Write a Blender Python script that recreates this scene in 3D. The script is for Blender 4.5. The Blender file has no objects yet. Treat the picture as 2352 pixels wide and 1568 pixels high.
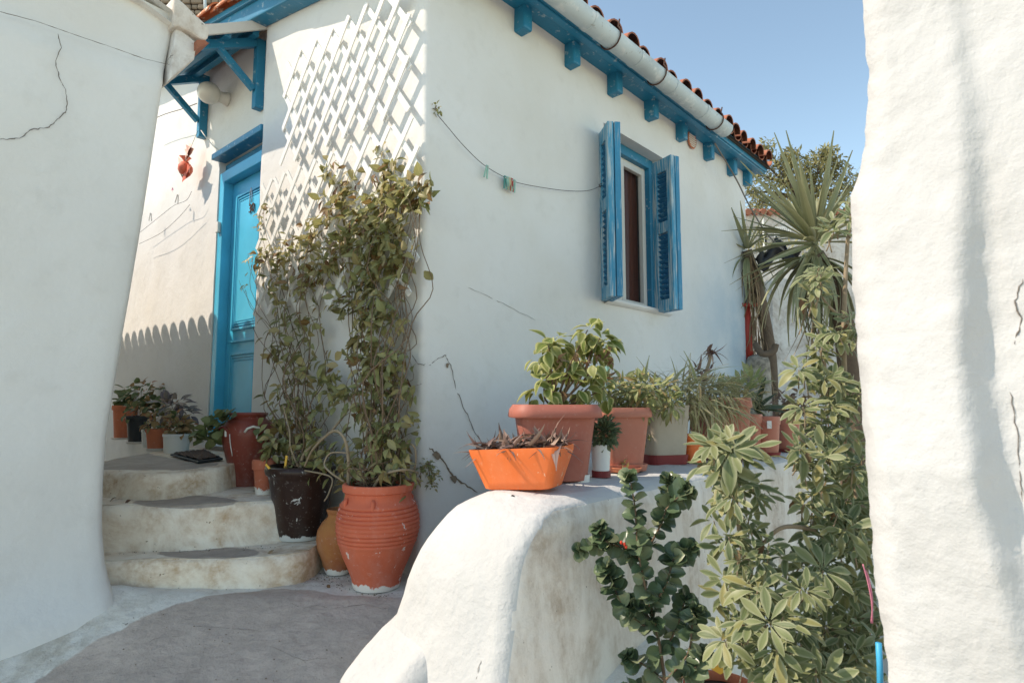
import bpy, bmesh, math, random
import numpy as np
from mathutils import Vector, Matrix, noise, Quaternion

# ------------------------------------------------------------------ camera, sky, sun, exposure
S = bpy.context.scene
COL = S.collection
F = 1400.0; CX = 1176.0; CY = 784.0; TH = math.atan(136/1400)
cam_d = bpy.data.cameras.new('camera'); cam = bpy.data.objects.new('camera', cam_d); COL.objects.link(cam)
cam_d.sensor_width = 36.0; cam_d.lens = F/2352*36.0; cam_d.clip_start = 0.05; cam_d.clip_end = 2000
cam.location = (0, 0, 0); cam.rotation_euler = (math.pi/2+TH, 0, 0)
cam_d.dof.use_dof = True; cam_d.dof.focus_distance = 3.9; cam_d.dof.aperture_fstop = 5.0
S.camera = cam
SUN = Vector((-1.0, -0.10, 1.04)).normalized()
w = bpy.data.worlds.new("World"); S.world = w; w.use_nodes = True
nt = w.node_tree; sky = nt.nodes.new('ShaderNodeTexSky'); sky.sky_type = 'NISHITA'; sky.sun_disc = False
sky.sun_elevation = math.asin(SUN.z); sky.sun_rotation = math.atan2(SUN.x, SUN.y) % (2*math.pi)
sky.air_density = 0.8; sky.dust_density = 0.1; sky.ozone_density = 1.8
bg = nt.nodes['Background']; bg.inputs['Strength'].default_value = 0.15
tint = nt.nodes.new('ShaderNodeMix'); tint.data_type = 'RGBA'; tint.blend_type = 'MULTIPLY'; tint.inputs[0].default_value = 1.0
tint.inputs[7].default_value = (.92, 1.0, .91, 1); nt.links.new(sky.outputs[0], tint.inputs[6]); nt.links.new(tint.outputs[2], bg.inputs[0])
sd = bpy.data.lights.new('sun', 'SUN'); sd.energy = 2.0; sd.angle = math.radians(0.53); sd.color = (1.0, 0.99, 0.985)
so = bpy.data.objects.new('sun', sd); COL.objects.link(so)
so.rotation_euler = (-SUN).to_track_quat('-Z', 'Y').to_euler()
S.view_settings.view_transform = 'Standard'; S.view_settings.look = 'None'
S.view_settings.exposure = 1.28; S.view_settings.gamma = 1.0; S.view_settings.use_white_balance = True; S.view_settings.white_balance_temperature = 8200; S.view_settings.white_balance_tint = 13.0; S.view_settings.use_curve_mapping = False
S.cycles.max_bounces = 8; S.cycles.diffuse_bounces = 5

# ------------------------------------------------------------------ frame of reference
# camera at the origin; a pixel of the photograph (2352 wide) and a depth or a plane give a point
def ray(x, y):
    a, b = (x-CX)/F, -(y-CY)/F
    return Vector((a, math.cos(TH)-b*math.sin(TH), math.sin(TH)+b*math.cos(TH)))
ANG = math.atan2(.743, .669)
WD = Vector((math.cos(ANG), math.sin(ANG), 0)); LD = Vector((-WD.y, WD.x, 0)); HC = Vector((-.5, 3.4, 0))
def H(u, v, z): return HC + WD*u + LD*v + Vector((0, 0, z))       # house frame: u along the long wall, v along the gable
def at(x, y, Y): r = ray(x, y); return r*(Y/r.y)
def on_z(x, y, z): r = ray(x, y); return r*(z/r.z)
def on_u(x, y, u): r = ray(x, y); return r*((u+HC.dot(WD))/r.dot(WD))
def on_v(x, y, v): r = ray(x, y); return r*((v+HC.dot(LD))/r.dot(LD))
def loc(p): d = Vector(p)-HC; return Vector((d.dot(WD), d.dot(LD), p[2]))
def px(p):
    c, s = math.cos(TH), math.sin(TH)
    f = p[1]*c+p[2]*s; u = -p[1]*s+p[2]*c
    return (CX+F*p[0]/f, CY-F*u/f)
def ground_z(y):
    if y > 3.05: return -.95
    return max(-1.42, -.95-.29*(3.05-y))
def on_g(x, y):
    z = -.95
    for _ in range(12): p = on_z(x, y, z); z = .5*z+.5*ground_z(p.y)
    return on_z(x, y, z)
R = random.Random(7)
def nz(p, s=1.0): return noise.noise(Vector(p)*s)

# ------------------------------------------------------------------ materials
def _n(nt, t, **k):
    n = nt.nodes.new(t)
    for a, b in k.items(): setattr(n, a, b)
    return n
def rgba(c): return (c[0], c[1], c[2], 1)
class MatB:
    def __init__(self, name):
        self.m = bpy.data.materials.new(name); self.m.use_nodes = True
        self.nt = self.m.node_tree; self.b = self.nt.nodes['Principled BSDF']
        self.geo = _n(self.nt, 'ShaderNodeNewGeometry'); self.tc = _n(self.nt, 'ShaderNodeTexCoord')
    def link(self, a, b): self.nt.links.new(a, b)
    def noise(self, scale, detail=4, rough=.55, co='pos', stretch=None, dist=0):
        n = _n(self.nt, 'ShaderNodeTexNoise'); n.inputs['Scale'].default_value = scale; n.inputs['Detail'].default_value = detail
        n.inputs['Roughness'].default_value = rough; n.inputs['Distortion'].default_value = dist
        src = self.geo.outputs['Position'] if co == 'pos' else self.tc.outputs['Object']
        if stretch:
            mp = _n(self.nt, 'ShaderNodeMapping'); mp.inputs['Scale'].default_value = stretch; self.link(src, mp.inputs[0]); src = mp.outputs[0]
        self.link(src, n.inputs['Vector']); return n.outputs['Fac']
    def ramp(self, fac, stops):
        r = _n(self.nt, 'ShaderNodeValToRGB'); el = r.color_ramp.elements
        while len(el) < len(stops): el.new(.5)
        for e, (p, c) in zip(el, stops): e.position = p; e.color = rgba(c) if not isinstance(c, (int, float)) else (c, c, c, 1)
        self.link(fac, r.inputs[0]); return r.outputs[0]
    def mix(self, fac, a, b, mode='MIX'):
        m = _n(self.nt, 'ShaderNodeMix', data_type='RGBA', blend_type=mode)
        if isinstance(fac, (int, float)): m.inputs[0].default_value = fac
        else: self.link(fac, m.inputs[0])
        for v, i in ((a, 6), (b, 7)):
            if isinstance(v, tuple): m.inputs[i].default_value = rgba(v)
            else: self.link(v, m.inputs[i])
        return m.outputs[2]
    def math(self, op, a, b=None, clamp=False):
        m = _n(self.nt, 'ShaderNodeMath', operation=op, use_clamp=clamp)
        for v, i in ((a, 0), (b, 1)):
            if v is None: continue
            if isinstance(v, (int, float)): m.inputs[i].default_value = v
            else: self.link(v, m.inputs[i])
        return m.outputs[0]
    def attr(self, name):
        a = _n(self.nt, 'ShaderNodeAttribute', attribute_name=name); return a.outputs['Fac']
    def bump(self, *hs):
        prev = None
        for h, st, d in hs:
            b = _n(self.nt, 'ShaderNodeBump'); b.inputs['Strength'].default_value = st; b.inputs['Distance'].default_value = d
            self.link(h, b.inputs['Height'])
            if prev: self.link(prev, b.inputs['Normal'])
            prev = b.outputs[0]
        self.link(prev, self.b.inputs['Normal'])
    def done(self, col, rough=.9, spec=.3):
        if isinstance(col, tuple): self.b.inputs['Base Color'].default_value = rgba(col)
        else: self.link(col, self.b.inputs['Base Color'])
        if isinstance(rough, (int, float)): self.b.inputs['Roughness'].default_value = rough
        else: self.link(rough, self.b.inputs['Roughness'])
        self.b.inputs['Specular IOR Level'].default_value = spec
        return self.m

def plaster(name, base=(.80, .79, .76), warm=(.74, .70, .63), stain=None, amt=.0, coarse=.5, fine=.35, streak=False, grey=None, blue_end=None):
    B = MatB(name)
    big = B.noise(1.1, 5, .6); mid = B.noise(7, 5, .6); fin = B.noise(55, 4, .6); grit = B.noise(190, 2)
    c = B.mix(B.ramp(big, [(.35, 0), (.7, 1)]), base, warm)
    c = B.mix(B.math('MULTIPLY', B.ramp(mid, [(.55, 0), (.75, 1)]), .35), c, tuple(x*.86 for x in warm))
    if stain:
        st = B.noise(3.2, 6, .7, stretch=(1, 1, .35) if streak else None, dist=.6)
        sp = B.noise(16, 5, .7)
        f = B.math('MULTIPLY', B.ramp(st, [(.5-.12*amt, 0), (.66-.05*amt, 1)]), B.ramp(sp, [(.35, .25), (.6, 1)]))
        c = B.mix(B.math('MULTIPLY', f, .75), c, stain)
        pit = B.noise(34, 3, .6)
        c = B.mix(B.ramp(pit, [(.69, 0), (.73, .8)]), c, tuple(x*.45 for x in stain))
    if grey:
        g = B.attr('grey'); wob = B.noise(7, 6, .65)
        gf = B.math('ADD', g, B.math('MULTIPLY', B.math('SUBTRACT', wob, .5), .55))
        gf = B.ramp(gf, [(.46, 0), (.54, 1)])
        gm = B.noise(9, 6, .65); gs = B.noise(75, 4, .7); gw = B.noise(2.5, 5, .7)
        gc = B.mix(B.ramp(gm, [(.3, 0), (.7, 1)]), grey, tuple(x*.74 for x in grey))
        gc = B.mix(B.ramp(gw, [(.52, 0), (.72, .5)]), gc, tuple(x*1.3 for x in grey))
        gc = B.mix(B.ramp(gs, [(.58, 0), (.75, .55)]), gc, tuple(x*.5 for x in grey))
        c = B.mix(gf, c, gc)
    if blue_end:  # mixes in a darker blue towards the wall's far lower end
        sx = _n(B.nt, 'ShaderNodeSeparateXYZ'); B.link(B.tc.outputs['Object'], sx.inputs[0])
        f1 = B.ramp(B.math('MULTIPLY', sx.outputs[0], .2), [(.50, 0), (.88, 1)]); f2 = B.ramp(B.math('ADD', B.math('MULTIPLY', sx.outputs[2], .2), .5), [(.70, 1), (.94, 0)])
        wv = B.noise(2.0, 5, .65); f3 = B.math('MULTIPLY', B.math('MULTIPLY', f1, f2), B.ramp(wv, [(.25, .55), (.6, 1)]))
        c = B.mix(B.math('MULTIPLY', f3, .8), c, blue_end)
    B.bump((big, coarse*.8, .12), (B.noise(2.6, 3, .5, stretch=(1, 1, .5)), coarse*.7, .05), (mid, coarse, .02), (fin, fine, .006), (grit, fine*.8, .002))
    return B.done(c, .92, .2)

def paint(name, col, worn=None, amount=.3, rough=.45, grain=(1, 1, 1), scale=14, bump=.25, dark=None):
    B = MatB(name)
    a = B.noise(scale, 6, .68, 'obj', grain); b = B.noise(scale*3.4, 5, .65, 'obj', grain); big = B.noise(2.2, 3, .5)
    c = B.mix(B.ramp(big, [(.3, 0), (.7, 1)]), col, tuple(x*.78 for x in col))
    if worn: c = B.mix(B.ramp(a, [(.63-amount*.4, 0), (.70-amount*.3, 1)]), c, worn)
    if dark: c = B.mix(B.ramp(b, [(.62, 0), (.70, .8)]), c, dark)
    B.bump((b, bump, .004), (a, bump, .006))
    return B.done(c, rough, .35)

def clay(name, col, blot=None, white=.0, base_white=None, rough=.75, hi=(.8, .77, .72), bloom=.16):
    B = MatB(name)
    a = B.noise(5, 5, .6, 'obj'); f = B.noise(45, 4, .6, 'obj'); wm = B.noise(11, 5, .7, 'obj', (1, 1, .6), .5)
    c = B.mix(B.ramp(a, [(.3, 0), (.7, 1)]), col, blot or tuple(x*.75 for x in col))
    c = B.mix(B.ramp(f, [(.6, 0), (.8, .25)]), c, hi)
    bl = B.noise(3.1, 5, .7, 'obj', (1, 1, .5), .4); c = B.mix(B.ramp(bl, [(.48, 0), (.78, bloom)]), c, hi)
    if white: c = B.mix(B.ramp(wm, [(.74-white, 0), (.76-white, .9)]), c, hi)
    if base_white:
        sx = _n(B.nt, 'ShaderNodeSeparateXYZ'); B.link(B.tc.outputs['Object'], sx.inputs[0])
        z = B.math('ADD', sx.outputs[2], B.math('MULTIPLY', B.math('SUBTRACT', B.noise(14, 5, .7, 'obj'), .5), base_white*2.6))
        c = B.mix(B.ramp(B.math('DIVIDE', z, base_white), [(.8, .95), (1.0, 0)]), c, hi)
    B.bump((f, .25, .003), (a, .2, .01))
    return B.done(c, rough, .3)

def leafmat(name, cols, edge=None, edge_at=(.45, .75), rough=.45, trans=.25):
    B = MatB(name)
    oi = _n(B.nt, 'ShaderNodeObjectInfo')
    r = B.math('FRACT', B.math('ADD', oi.outputs['Random'], B.geo.outputs['Random Per Island']))
    n = len(cols); c = B.ramp(r, [((i+.5)/n, k) for i, k in enumerate(cols)])
    n1 = B.noise(9, 3)
    if edge:
        e = B.math('ADD', B.attr('edge'), B.math('MULTIPLY', B.math('SUBTRACT', B.noise(30, 3), .5), .5))
        c = B.mix(B.ramp(e, [(edge_at[0], 0), (edge_at[1], 1)]), c, edge)
    mid = B.ramp(B.attr('edge'), [(.0, .35), (.1, 0)])
    c = B.mix(mid, c, tuple(min(1, x*1.7) for x in cols[0]))
    c = B.mix(B.math('MULTIPLY', n1, .3), c, (.02, .02, .01))
    m = B.done(c, rough, .35)
    t = _n(B.nt, 'ShaderNodeBsdfTranslucent'); B.link(c, t.inputs[0])
    mx = _n(B.nt, 'ShaderNodeMixShader'); mx.inputs[0].default_value = trans
    B.link(B.b.outputs[0], mx.inputs[1]); B.link(t.outputs[0], mx.inputs[2])
    B.link(mx.outputs[0], B.nt.nodes['Material Output'].inputs[0])
    return m

def flat(name, col, rough=.7, metal=0, spec=.3, var=.25, scale=20):
    B = MatB(name); a = B.noise(scale, 4, .6, 'obj')
    c = B.mix(B.math('MULTIPLY', a, var*2), col, tuple(x*.55 for x in col))
    B.bump((a, .15, .004)); B.b.inputs['Metallic'].default_value = metal
    return B.done(c, rough, spec)

M = {}
M['wall'] = plaster('limewash_wall', (.72, .71, .69), (.67, .645, .60), coarse=.25, fine=.22, blue_end=(.26, .38, .47))
M['wallL'] = plaster('limewash_near', (.72, .71, .685), (.68, .655, .61), coarse=.3, fine=.2)
M['rough'] = plaster('limewash_rough', (.56, .557, .55), (.51, .50, .485), coarse=.4, fine=.4)
M['garden'] = plaster('limewash_garden', (.79, .745, .69), (.72, .65, .575), stain=(.40, .30, .22), amt=.5, coarse=.45, fine=.4, streak=True)
M['step'] = plaster('limewash_step', (.88, .81, .71), (.87, .74, .58), stain=(.45, .25, .11), amt=1.1, coarse=.55, fine=.5, grey=(.47, .385, .325))
M['path'] = plaster('path_cement', (.80, .77, .71), (.66, .61, .54), stain=(.42, .36, .29), amt=.6, coarse=.9, fine=.8, grey=(.55, .445, .38))
M['old'] = plaster('old_stained', (.70, .68, .65), (.55, .50, .45), stain=(.30, .23, .18), amt=.5, coarse=.5, fine=.4)
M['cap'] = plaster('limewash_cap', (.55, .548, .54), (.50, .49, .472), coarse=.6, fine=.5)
M['earth'] = flat('earth', (.52, .46, .385), .95, var=.2, scale=3)
M['soil'] = flat('soil', (.055, .038, .026), .95, scale=60)
M['blue'] = paint('blue_paint', (.005, .21, .36), (.30, .42, .48), .10, .42, scale=18, dark=(.01, .07, .15))
M['door'] = paint('door_paint', (.03, .50, .74), None, 0, .38, scale=9, bump=.12)
M['shut'] = paint('shutter_paint', (.025, .25, .42), (.36, .46, .50), .28, .6, grain=(6, 6, .5), scale=7, dark=(.02, .06, .10))
M['shutw'] = paint('shutter_worn', (.035, .29, .46), (.42, .50, .52), .42, .65, grain=(7, 7, .4), scale=6, dark=(.03, .07, .10))
M['slat'] = paint('slat_paint', (.012, .17, .33), (.10, .30, .42), .2, .5, scale=20)
M['gut'] = paint('gutter_zinc', (.53, .61, .63), (.62, .66, .66), .2, .6, scale=9, bump=.3, dark=(.30, .30, .28))
M['rust'] = flat('rusty_iron', (.10, .05, .035), .8, scale=40)
M['iron'] = flat('dark_wire', (.09, .07, .065), .7)
M['tile'] = clay('roof_clay', (.42, .15, .085), (.27, .105, .07), .04, rough=.85, hi=(.5, .38, .3))
M['tileo'] = clay('verge_clay', (.62, .20, .08), (.45, .16, .08), .18, rough=.8, hi=(.72, .62, .5))
M['terra'] = clay('terracotta', (.64, .19, .095), (.54, .16, .085), .0)
M['pith'] = clay('terracotta_pithos', (.72, .165, .085), (.60, .13, .07), .095, .034)
M['terra2'] = clay('terracotta_pale', (.58, .20, .11), (.52, .18, .10), .0)
M['terraw'] = clay('terracotta_chipped', (.50, .14, .075), (.42, .12, .07), .10, .04)
M['jar'] = clay('oxblood_glaze', (.27, .06, .04), (.20, .045, .033), .05, rough=.36)
M['darkpot'] = clay('brown_glaze', (.040, .018, .013), (.028, .014, .011), .115, .03, bloom=.04, rough=.3, hi=(.62, .62, .60))
M['jug'] = clay('ochre_jug', (.46, .19, .06), (.36, .10, .05), .06, .035)
M['orange'] = clay('orange_plastic', (.92, .20, .055), (.86, .18, .05), .07, rough=.45, hi=(.86, .56, .38))
M['plast'] = clay('brick_plastic', (.44, .14, .10), (.39, .125, .09), .035, rough=.55, hi=(.62, .47, .40))
M['plastp'] = clay('brick_plastic_pale', (.52, .19, .13), (.46, .165, .115), .04, rough=.55, hi=(.68, .50, .42))
M['cream'] = clay('cream_plastic', (.47, .41, .33), (.40, .34, .27), .03, rough=.6, hi=(.60, .55, .48))
M['maroon'] = flat('maroon_plastic', (.26, .04, .04), .5, var=.2)
M['white'] = flat('white_plastic', (.78, .78, .75), .5, var=.08)
M['black'] = flat('charcoal_plastic', (.045, .047, .05), .55, var=.2)
M['lattice'] = flat('white_lattice', (.80, .79, .76), .6, var=.06)
M['lamp'] = flat('globe_glass', (.66, .62, .55), .25, spec=.5, var=.08)
M['curtain'] = flat('dark_red_curtain', (.22, .075, .05), .85, var=.4, scale=70)
M['wframe'] = flat('cream_window_frame', (.72, .69, .63), .5, var=.1)
M['mat'] = flat('coir', (.13, .085, .065), .95, var=.5, scale=120)
M['rubber'] = flat('rubber', (.04, .045, .05), .7)
M['stone'] = flat('brown_stone', (.30, .235, .175), .9, var=.5, scale=9)
M['mortar'] = flat('mortar', (.12, .09, .07), .95)
M['crack'] = flat('crack_dark', (.20, .17, .145), .95)
M['crackbrown'] = flat('broken_plaster', (.27, .20, .14), .95, var=.5)
M['stem'] = flat('brown_stem', (.21, .135, .085), .8, var=.4, scale=40)
M['stempale'] = flat('pale_stem', (.36, .27, .18), .8, var=.35, scale=40)
M['bark'] = flat('bark', (.17, .12, .085), .9, var=.5, scale=25)
M['red'] = flat('red_paint', (.42, .045, .03), .5, var=.3)
M['redb'] = flat('red_gauze', (.78, .16, .09), .6, var=.3)
M['pink'] = flat('pink_gauze', (.85, .50, .42), .7, var=.2)
M['rose'] = flat('rose_cloth', (.75, .25, .35), .7)
M['tarp'] = flat('black_sheet', (.018, .018, .02), .45, var=.3)
M['metal'] = flat('steel', (.5, .5, .5), .3, 1)
M['peg'] = flat('mint_peg', (.30, .55, .45), .5); M['pegd'] = flat('teal_peg', (.05, .25, .22), .5)
M['pegy'] = flat('straw_peg', (.62, .52, .30), .5); M['pegr'] = flat('red_peg', (.5, .07, .05), .5)
M['yellow'] = flat('yellow_plastic', (.75, .42, .06), .5, var=.15)
M['cyan'] = flat('cyan_paint', (.03, .40, .68), .45, var=.15)
def _glass():
    B = MatB('window_glass'); t = _n(B.nt, 'ShaderNodeBsdfTransparent'); B.done((.02, .02, .02), .04, .5)
    mx = _n(B.nt, 'ShaderNodeMixShader'); mx.inputs[0].default_value = .12; B.link(t.outputs[0], mx.inputs[1]); B.link(B.b.outputs[0], mx.inputs[2])
    B.link(mx.outputs[0], B.nt.nodes['Material Output'].inputs[0]); return B.m
M['glass'] = _glass()
OL = [(.42, .38, .16), (.30, .31, .12), (.48, .41, .20), (.25, .27, .11), (.56, .43, .23), (.34, .34, .13), (.42, .37, .16)]
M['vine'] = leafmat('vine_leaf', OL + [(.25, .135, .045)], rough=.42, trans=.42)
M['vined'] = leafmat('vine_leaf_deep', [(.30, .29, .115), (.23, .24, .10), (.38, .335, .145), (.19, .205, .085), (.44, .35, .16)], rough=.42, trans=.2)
M['dry'] = leafmat('dry_leaf', [(.30, .17, .09), (.22, .12, .06), (.36, .25, .14), (.16, .08, .05)], rough=.8, trans=.15)
M['schef'] = leafmat('schefflera_leaf', [(.17, .21, .09), (.12, .16, .07), (.23, .265, .115), (.29, .31, .14), (.19, .23, .10), (.40, .34, .13), (.14, .18, .08)], (.42, .43, .26), (.40, 1.0), .5, .28)
M['jade'] = leafmat('jade_leaf', [(.085, .135, .07), (.13, .18, .09), (.06, .10, .055), (.30, .33, .19), (.10, .15, .08)], None, rough=.28, trans=.08)
M['yucca'] = leafmat('yucca_leaf', [(.27, .28, .15), (.21, .235, .125), (.34, .34, .19), (.30, .29, .15)], (.40, .38, .23), (.7, 1.0), .4, .1)
M['thatch'] = leafmat('dead_frond', [(.30, .19, .11), (.24, .15, .09), (.36, .26, .16), (.17, .12, .06)], rough=.8, trans=.1)
M['coleus'] = leafmat('variegated_leaf', [(.22, .25, .06), (.14, .20, .045), (.28, .29, .09)], (.52, .51, .22), (.50, .80), .5, .3)
M['spider'] = leafmat('striped_blade', [(.36, .36, .17), (.46, .41, .23), (.56, .46, .29), (.33, .34, .15)], (.64, .58, .40), (.65, .9), .5, .25)
M['ger'] = leafmat('geranium_leaf', [(.15, .20, .08), (.20, .23, .10), (.11, .16, .07)], None, rough=.6, trans=.15)
M['autumn'] = leafmat('rusty_leaf', [(.48, .28, .14), (.32, .28, .12), (.58, .25, .13), (.40, .32, .16)], rough=.6, trans=.2)
M['purple'] = leafmat('purple_leaf', [(.25, .20, .22), (.32, .26, .26), (.18, .17, .17), (.48, .36, .28)], rough=.6, trans=.15)
M['succ'] = leafmat('succulent_leaf', [(.13, .18, .09), (.09, .14, .075), (.22, .25, .13)], None, rough=.5, trans=.05)
M['aloe'] = leafmat('shrivelled_leaf', [(.24, .15, .125), (.34, .21, .17), (.15, .095, .09), (.42, .28, .21)], rough=.6, trans=.05)
M['agave'] = leafmat('agave_leaf', [(.06, .085, .045), (.08, .10, .05)], (.24, .22, .10), (.75, 1), .4, .05)
M['treeleaf'] = leafmat('acacia_leaf', [(.36, .33, .15), (.28, .27, .12), (.44, .39, .19), (.24, .23, .10)], rough=.7, trans=.25)
M['flower'] = flat('red_flower', (.65, .06, .03), .6)

# ------------------------------------------------------------------ mesh helpers
def tag(o, label=None, cat=None, group=None, kind=None):
    if label: o['label'] = label
    if cat: o['category'] = cat
    if group: o['group'] = group
    if kind: o['kind'] = kind
    return o
def empty(name, p, label=None, cat=None, group=None, rz=0, kind=None):
    o = bpy.data.objects.new(name, None); o.empty_display_size = .1; COL.objects.link(o)
    o.location = p; o.rotation_euler = (0, 0, rz); return tag(o, label, cat, group, kind)
class MB:
    def __init__(s): s.v = []; s.f = []
    def add(s, vs, fs):
        b = len(s.v); s.v += [Vector(p) for p in vs]; s.f += [tuple(i+b for i in f) for f in fs]; return s
    def box(s, c, d, mx=None):
        x, y, z = d[0]/2, d[1]/2, d[2]/2
        vs = [Vector((i*x, j*y, k*z)) for i in (-1, 1) for j in (-1, 1) for k in (-1, 1)]
        if mx: vs = [mx @ q for q in vs]
        vs = [Vector(c)+q for q in vs]
        return s.add(vs, [(0, 1, 3, 2), (4, 6, 7, 5), (0, 4, 5, 1), (2, 3, 7, 6), (0, 2, 6, 4), (1, 5, 7, 3)])
    def beam(s, a, b, w, h, up=(0, 0, 1)):
        a, b = Vector(a), Vector(b); d = (b-a); ln = d.length; d.normalize()
        x = d.cross(Vector(up)); x = x.normalized() if x.length > 1e-4 else Vector((1, 0, 0)); z = x.cross(d)
        return s.box((a+b)/2, (w, ln, h), Matrix((x, d, z)).transposed())
    def tube(s, pts, rad, n=6, cap=True):
        pts = [Vector(p) for p in pts]; N = len(pts)
        if not isinstance(rad, (list, tuple)): rad = [rad]*N
        base = len(s.v); t0 = (pts[1]-pts[0]).normalized()
        x = t0.orthogonal().normalized()
        for i, p in enumerate(pts):
            t = (pts[min(i+1, N-1)]-pts[max(i-1, 0)])
            t = t.normalized() if t.length > 1e-7 else t0
            x = (x-t*x.dot(t)); x = x.normalized() if x.length > 1e-6 else t.orthogonal().normalized()
            y = t.cross(x)
            for k in range(n):
                a = 2*math.pi*k/n; s.v.append(p+(x*math.cos(a)+y*math.sin(a))*rad[i])
        for i in range(N-1):
            for k in range(n):
                a = base+i*n+k; b = base+i*n+(k+1) % n
                s.f.append((a, b, b+n, a+n))
        if cap: s.f.append(tuple(base+k for k in range(n))[::-1]); s.f.append(tuple(base+(N-1)*n+k for k in range(n)))
        return s
    def lathe(s, prof, n=40, c=(0, 0, 0), wob=.0, seed=0):
        base = len(s.v); c = Vector(c)
        for r, z in prof:
            for k in range(n):
                a = 2*math.pi*k/n
                rr = r*(1+wob*noise.noise(Vector((math.cos(a)*1.3+seed, math.sin(a)*1.3, z*5))))
                s.v.append(c+Vector((rr*math.cos(a), rr*math.sin(a), z)))
        for i in range(len(prof)-1):
            for k in range(n):
                a = base+i*n+k; b = base+i*n+(k+1) % n
                s.f.append((a, b, b+n, a+n))
        if prof[0][0] > 1e-4: s.f.append(tuple(base+k for k in range(n))[::-1])
        if prof[-1][0] > 1e-4: s.f.append(tuple(base+(len(prof)-1)*n+k for k in range(n)))
        return s
    def grid(s, rows, close=False):
        base = len(s.v); nr = len(rows); nc = len(rows[0])
        for r in rows: s.v += [Vector(p) for p in r]
        for i in range(nr-1):
            for j in range(nc-(0 if close else 1)):
                a = base+i*nc+j; b = base+i*nc+(j+1) % nc
                s.f.append((a, b, b+nc, a+nc))
        return s
    def mesh(s, name, mat=None, smooth=False):
        me = bpy.data.meshes.new(name); me.from_pydata([tuple(p) for p in s.v], [], s.f); me.update()
        if mat: me.materials.append(mat)
        if smooth: me.shade_smooth()
        return me
    def build(s, name, mat, parent=None, smooth=False, bevel=0, kind=None, seg=2, ang=.7):
        me = s.mesh(name, mat, smooth)
        o = bpy.data.objects.new(name, me); COL.objects.link(o)
        if parent: o.parent = parent
        if bevel:
            m = o.modifiers.new('bevel', 'BEVEL'); m.width = bevel; m.segments = seg; m.limit_method = 'ANGLE'; m.angle_limit = ang
        if kind: o['kind'] = kind
        return o
    def shift(s, off): s.v = [p-Vector(off) for p in s.v]; return s
def autosmooth(o, ang=40):
    me = o.data; me.shade_smooth()
    bm = bmesh.new(); bm.from_mesh(me)
    for e in bm.edges:
        if len(e.link_faces) == 2 and e.calc_face_angle(0) > math.radians(ang): e.smooth = False
    bm.to_mesh(me); bm.free(); return o
def spline(pts, n=6):
    pts = [Vector(p) for p in pts]; out = []
    for i in range(len(pts)-1):
        p0 = pts[max(i-1, 0)]; p1 = pts[i]; p2 = pts[i+1]; p3 = pts[min(i+2, len(pts)-1)]
        for k in range(n):
            t = k/n
            out.append(.5*((2*p1)+(p2-p0)*t+(2*p0-5*p1+4*p2-p3)*t*t+(3*p1-p0-3*p2+p3)*t**3))
    return out+[pts[-1]]
def sm(a, b, x): t = max(0, min(1, (x-a)/(b-a))); return t*t*(3-2*t)
def interp(tab, x):
    if x <= tab[0][0]: return tab[0][1]
    for (a, b), (c, d) in zip(tab, tab[1:]):
        if x <= c: return b+(d-b)*(x-a)/(c-a)
    return tab[-1][1]

# ------------------------------------------------------------------ ground
mb = MB(); mb.grid([[(x, y, -1.45) for x in (-150, -20, -3, 3, 20, 150)] for y in (-60, -5, 0, 8, 30, 400)])
tag(mb.build('ground', M['earth']), 'pale dusty ground around the houses', kind='structure')

def in_poly(x, y, P):
    c = False; n = len(P)
    for i in range(n):
        x1, y1 = P[i]; x2, y2 = P[(i+1) % n]
        if (y1 > y) != (y2 > y) and x < (x2-x1)*(y-y1)/(y2-y1)+x1: c = not c
    return c
def seg_d(x, y, P):
    best = 1e9; n = len(P)
    for i in range(n):
        x1, y1 = P[i]; x2, y2 = P[(i+1) % n]; dx, dy = x2-x1, y2-y1
        t = max(0, min(1, ((x-x1)*dx+(y-y1)*dy)/(dx*dx+dy*dy+1e-12)))
        best = min(best, math.hypot(x-x1-t*dx, y-y1-t*dy))
    return best
greyD = [(40, 1590), (180, 1500), (300, 1440), (400, 1398), (500, 1368), (620, 1350), (720, 1356), (800, 1368), (930, 1372)]
greyP = [tuple(on_g(*p)[:2]) for p in greyD]
greyP += [(-.42, 2.50), (-.62, 2.20), (-.72, 1.9), (-.7, 1.2), (-2.4, 1.2)]
rows = []; vals = []
XS = [-3.2+i*.045 for i in range(86)]; YS = [.9+i*.045 for i in range(64)]
for y in YS:
    row = []
    for x in XS:
        l = loc((x, y, 0)); d = .81-l.y                        # distance from the near house's wall
        z = ground_z(y)+.13*math.exp(-max(d, 0)/.11)*sm(3.25, 2.85, y)+.012*nz((x, y, 0), 2.2)+.005*nz((x, y, 3), 9)
        row.append((x, y, z)); dd = seg_d(x, y, greyP)
        vals.append(.5+(1 if in_poly(x, y, greyP) else -1)*min(.5, dd/.16))
    rows.append(row)
o = MB().grid(rows).build('path', M['path'], smooth=True, kind='structure'); o['label'] = 'grey cement path with whitewashed edges'
o.data.attributes.new('grey', 'FLOAT', 'POINT').data.foreach_set('value', vals)

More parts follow.
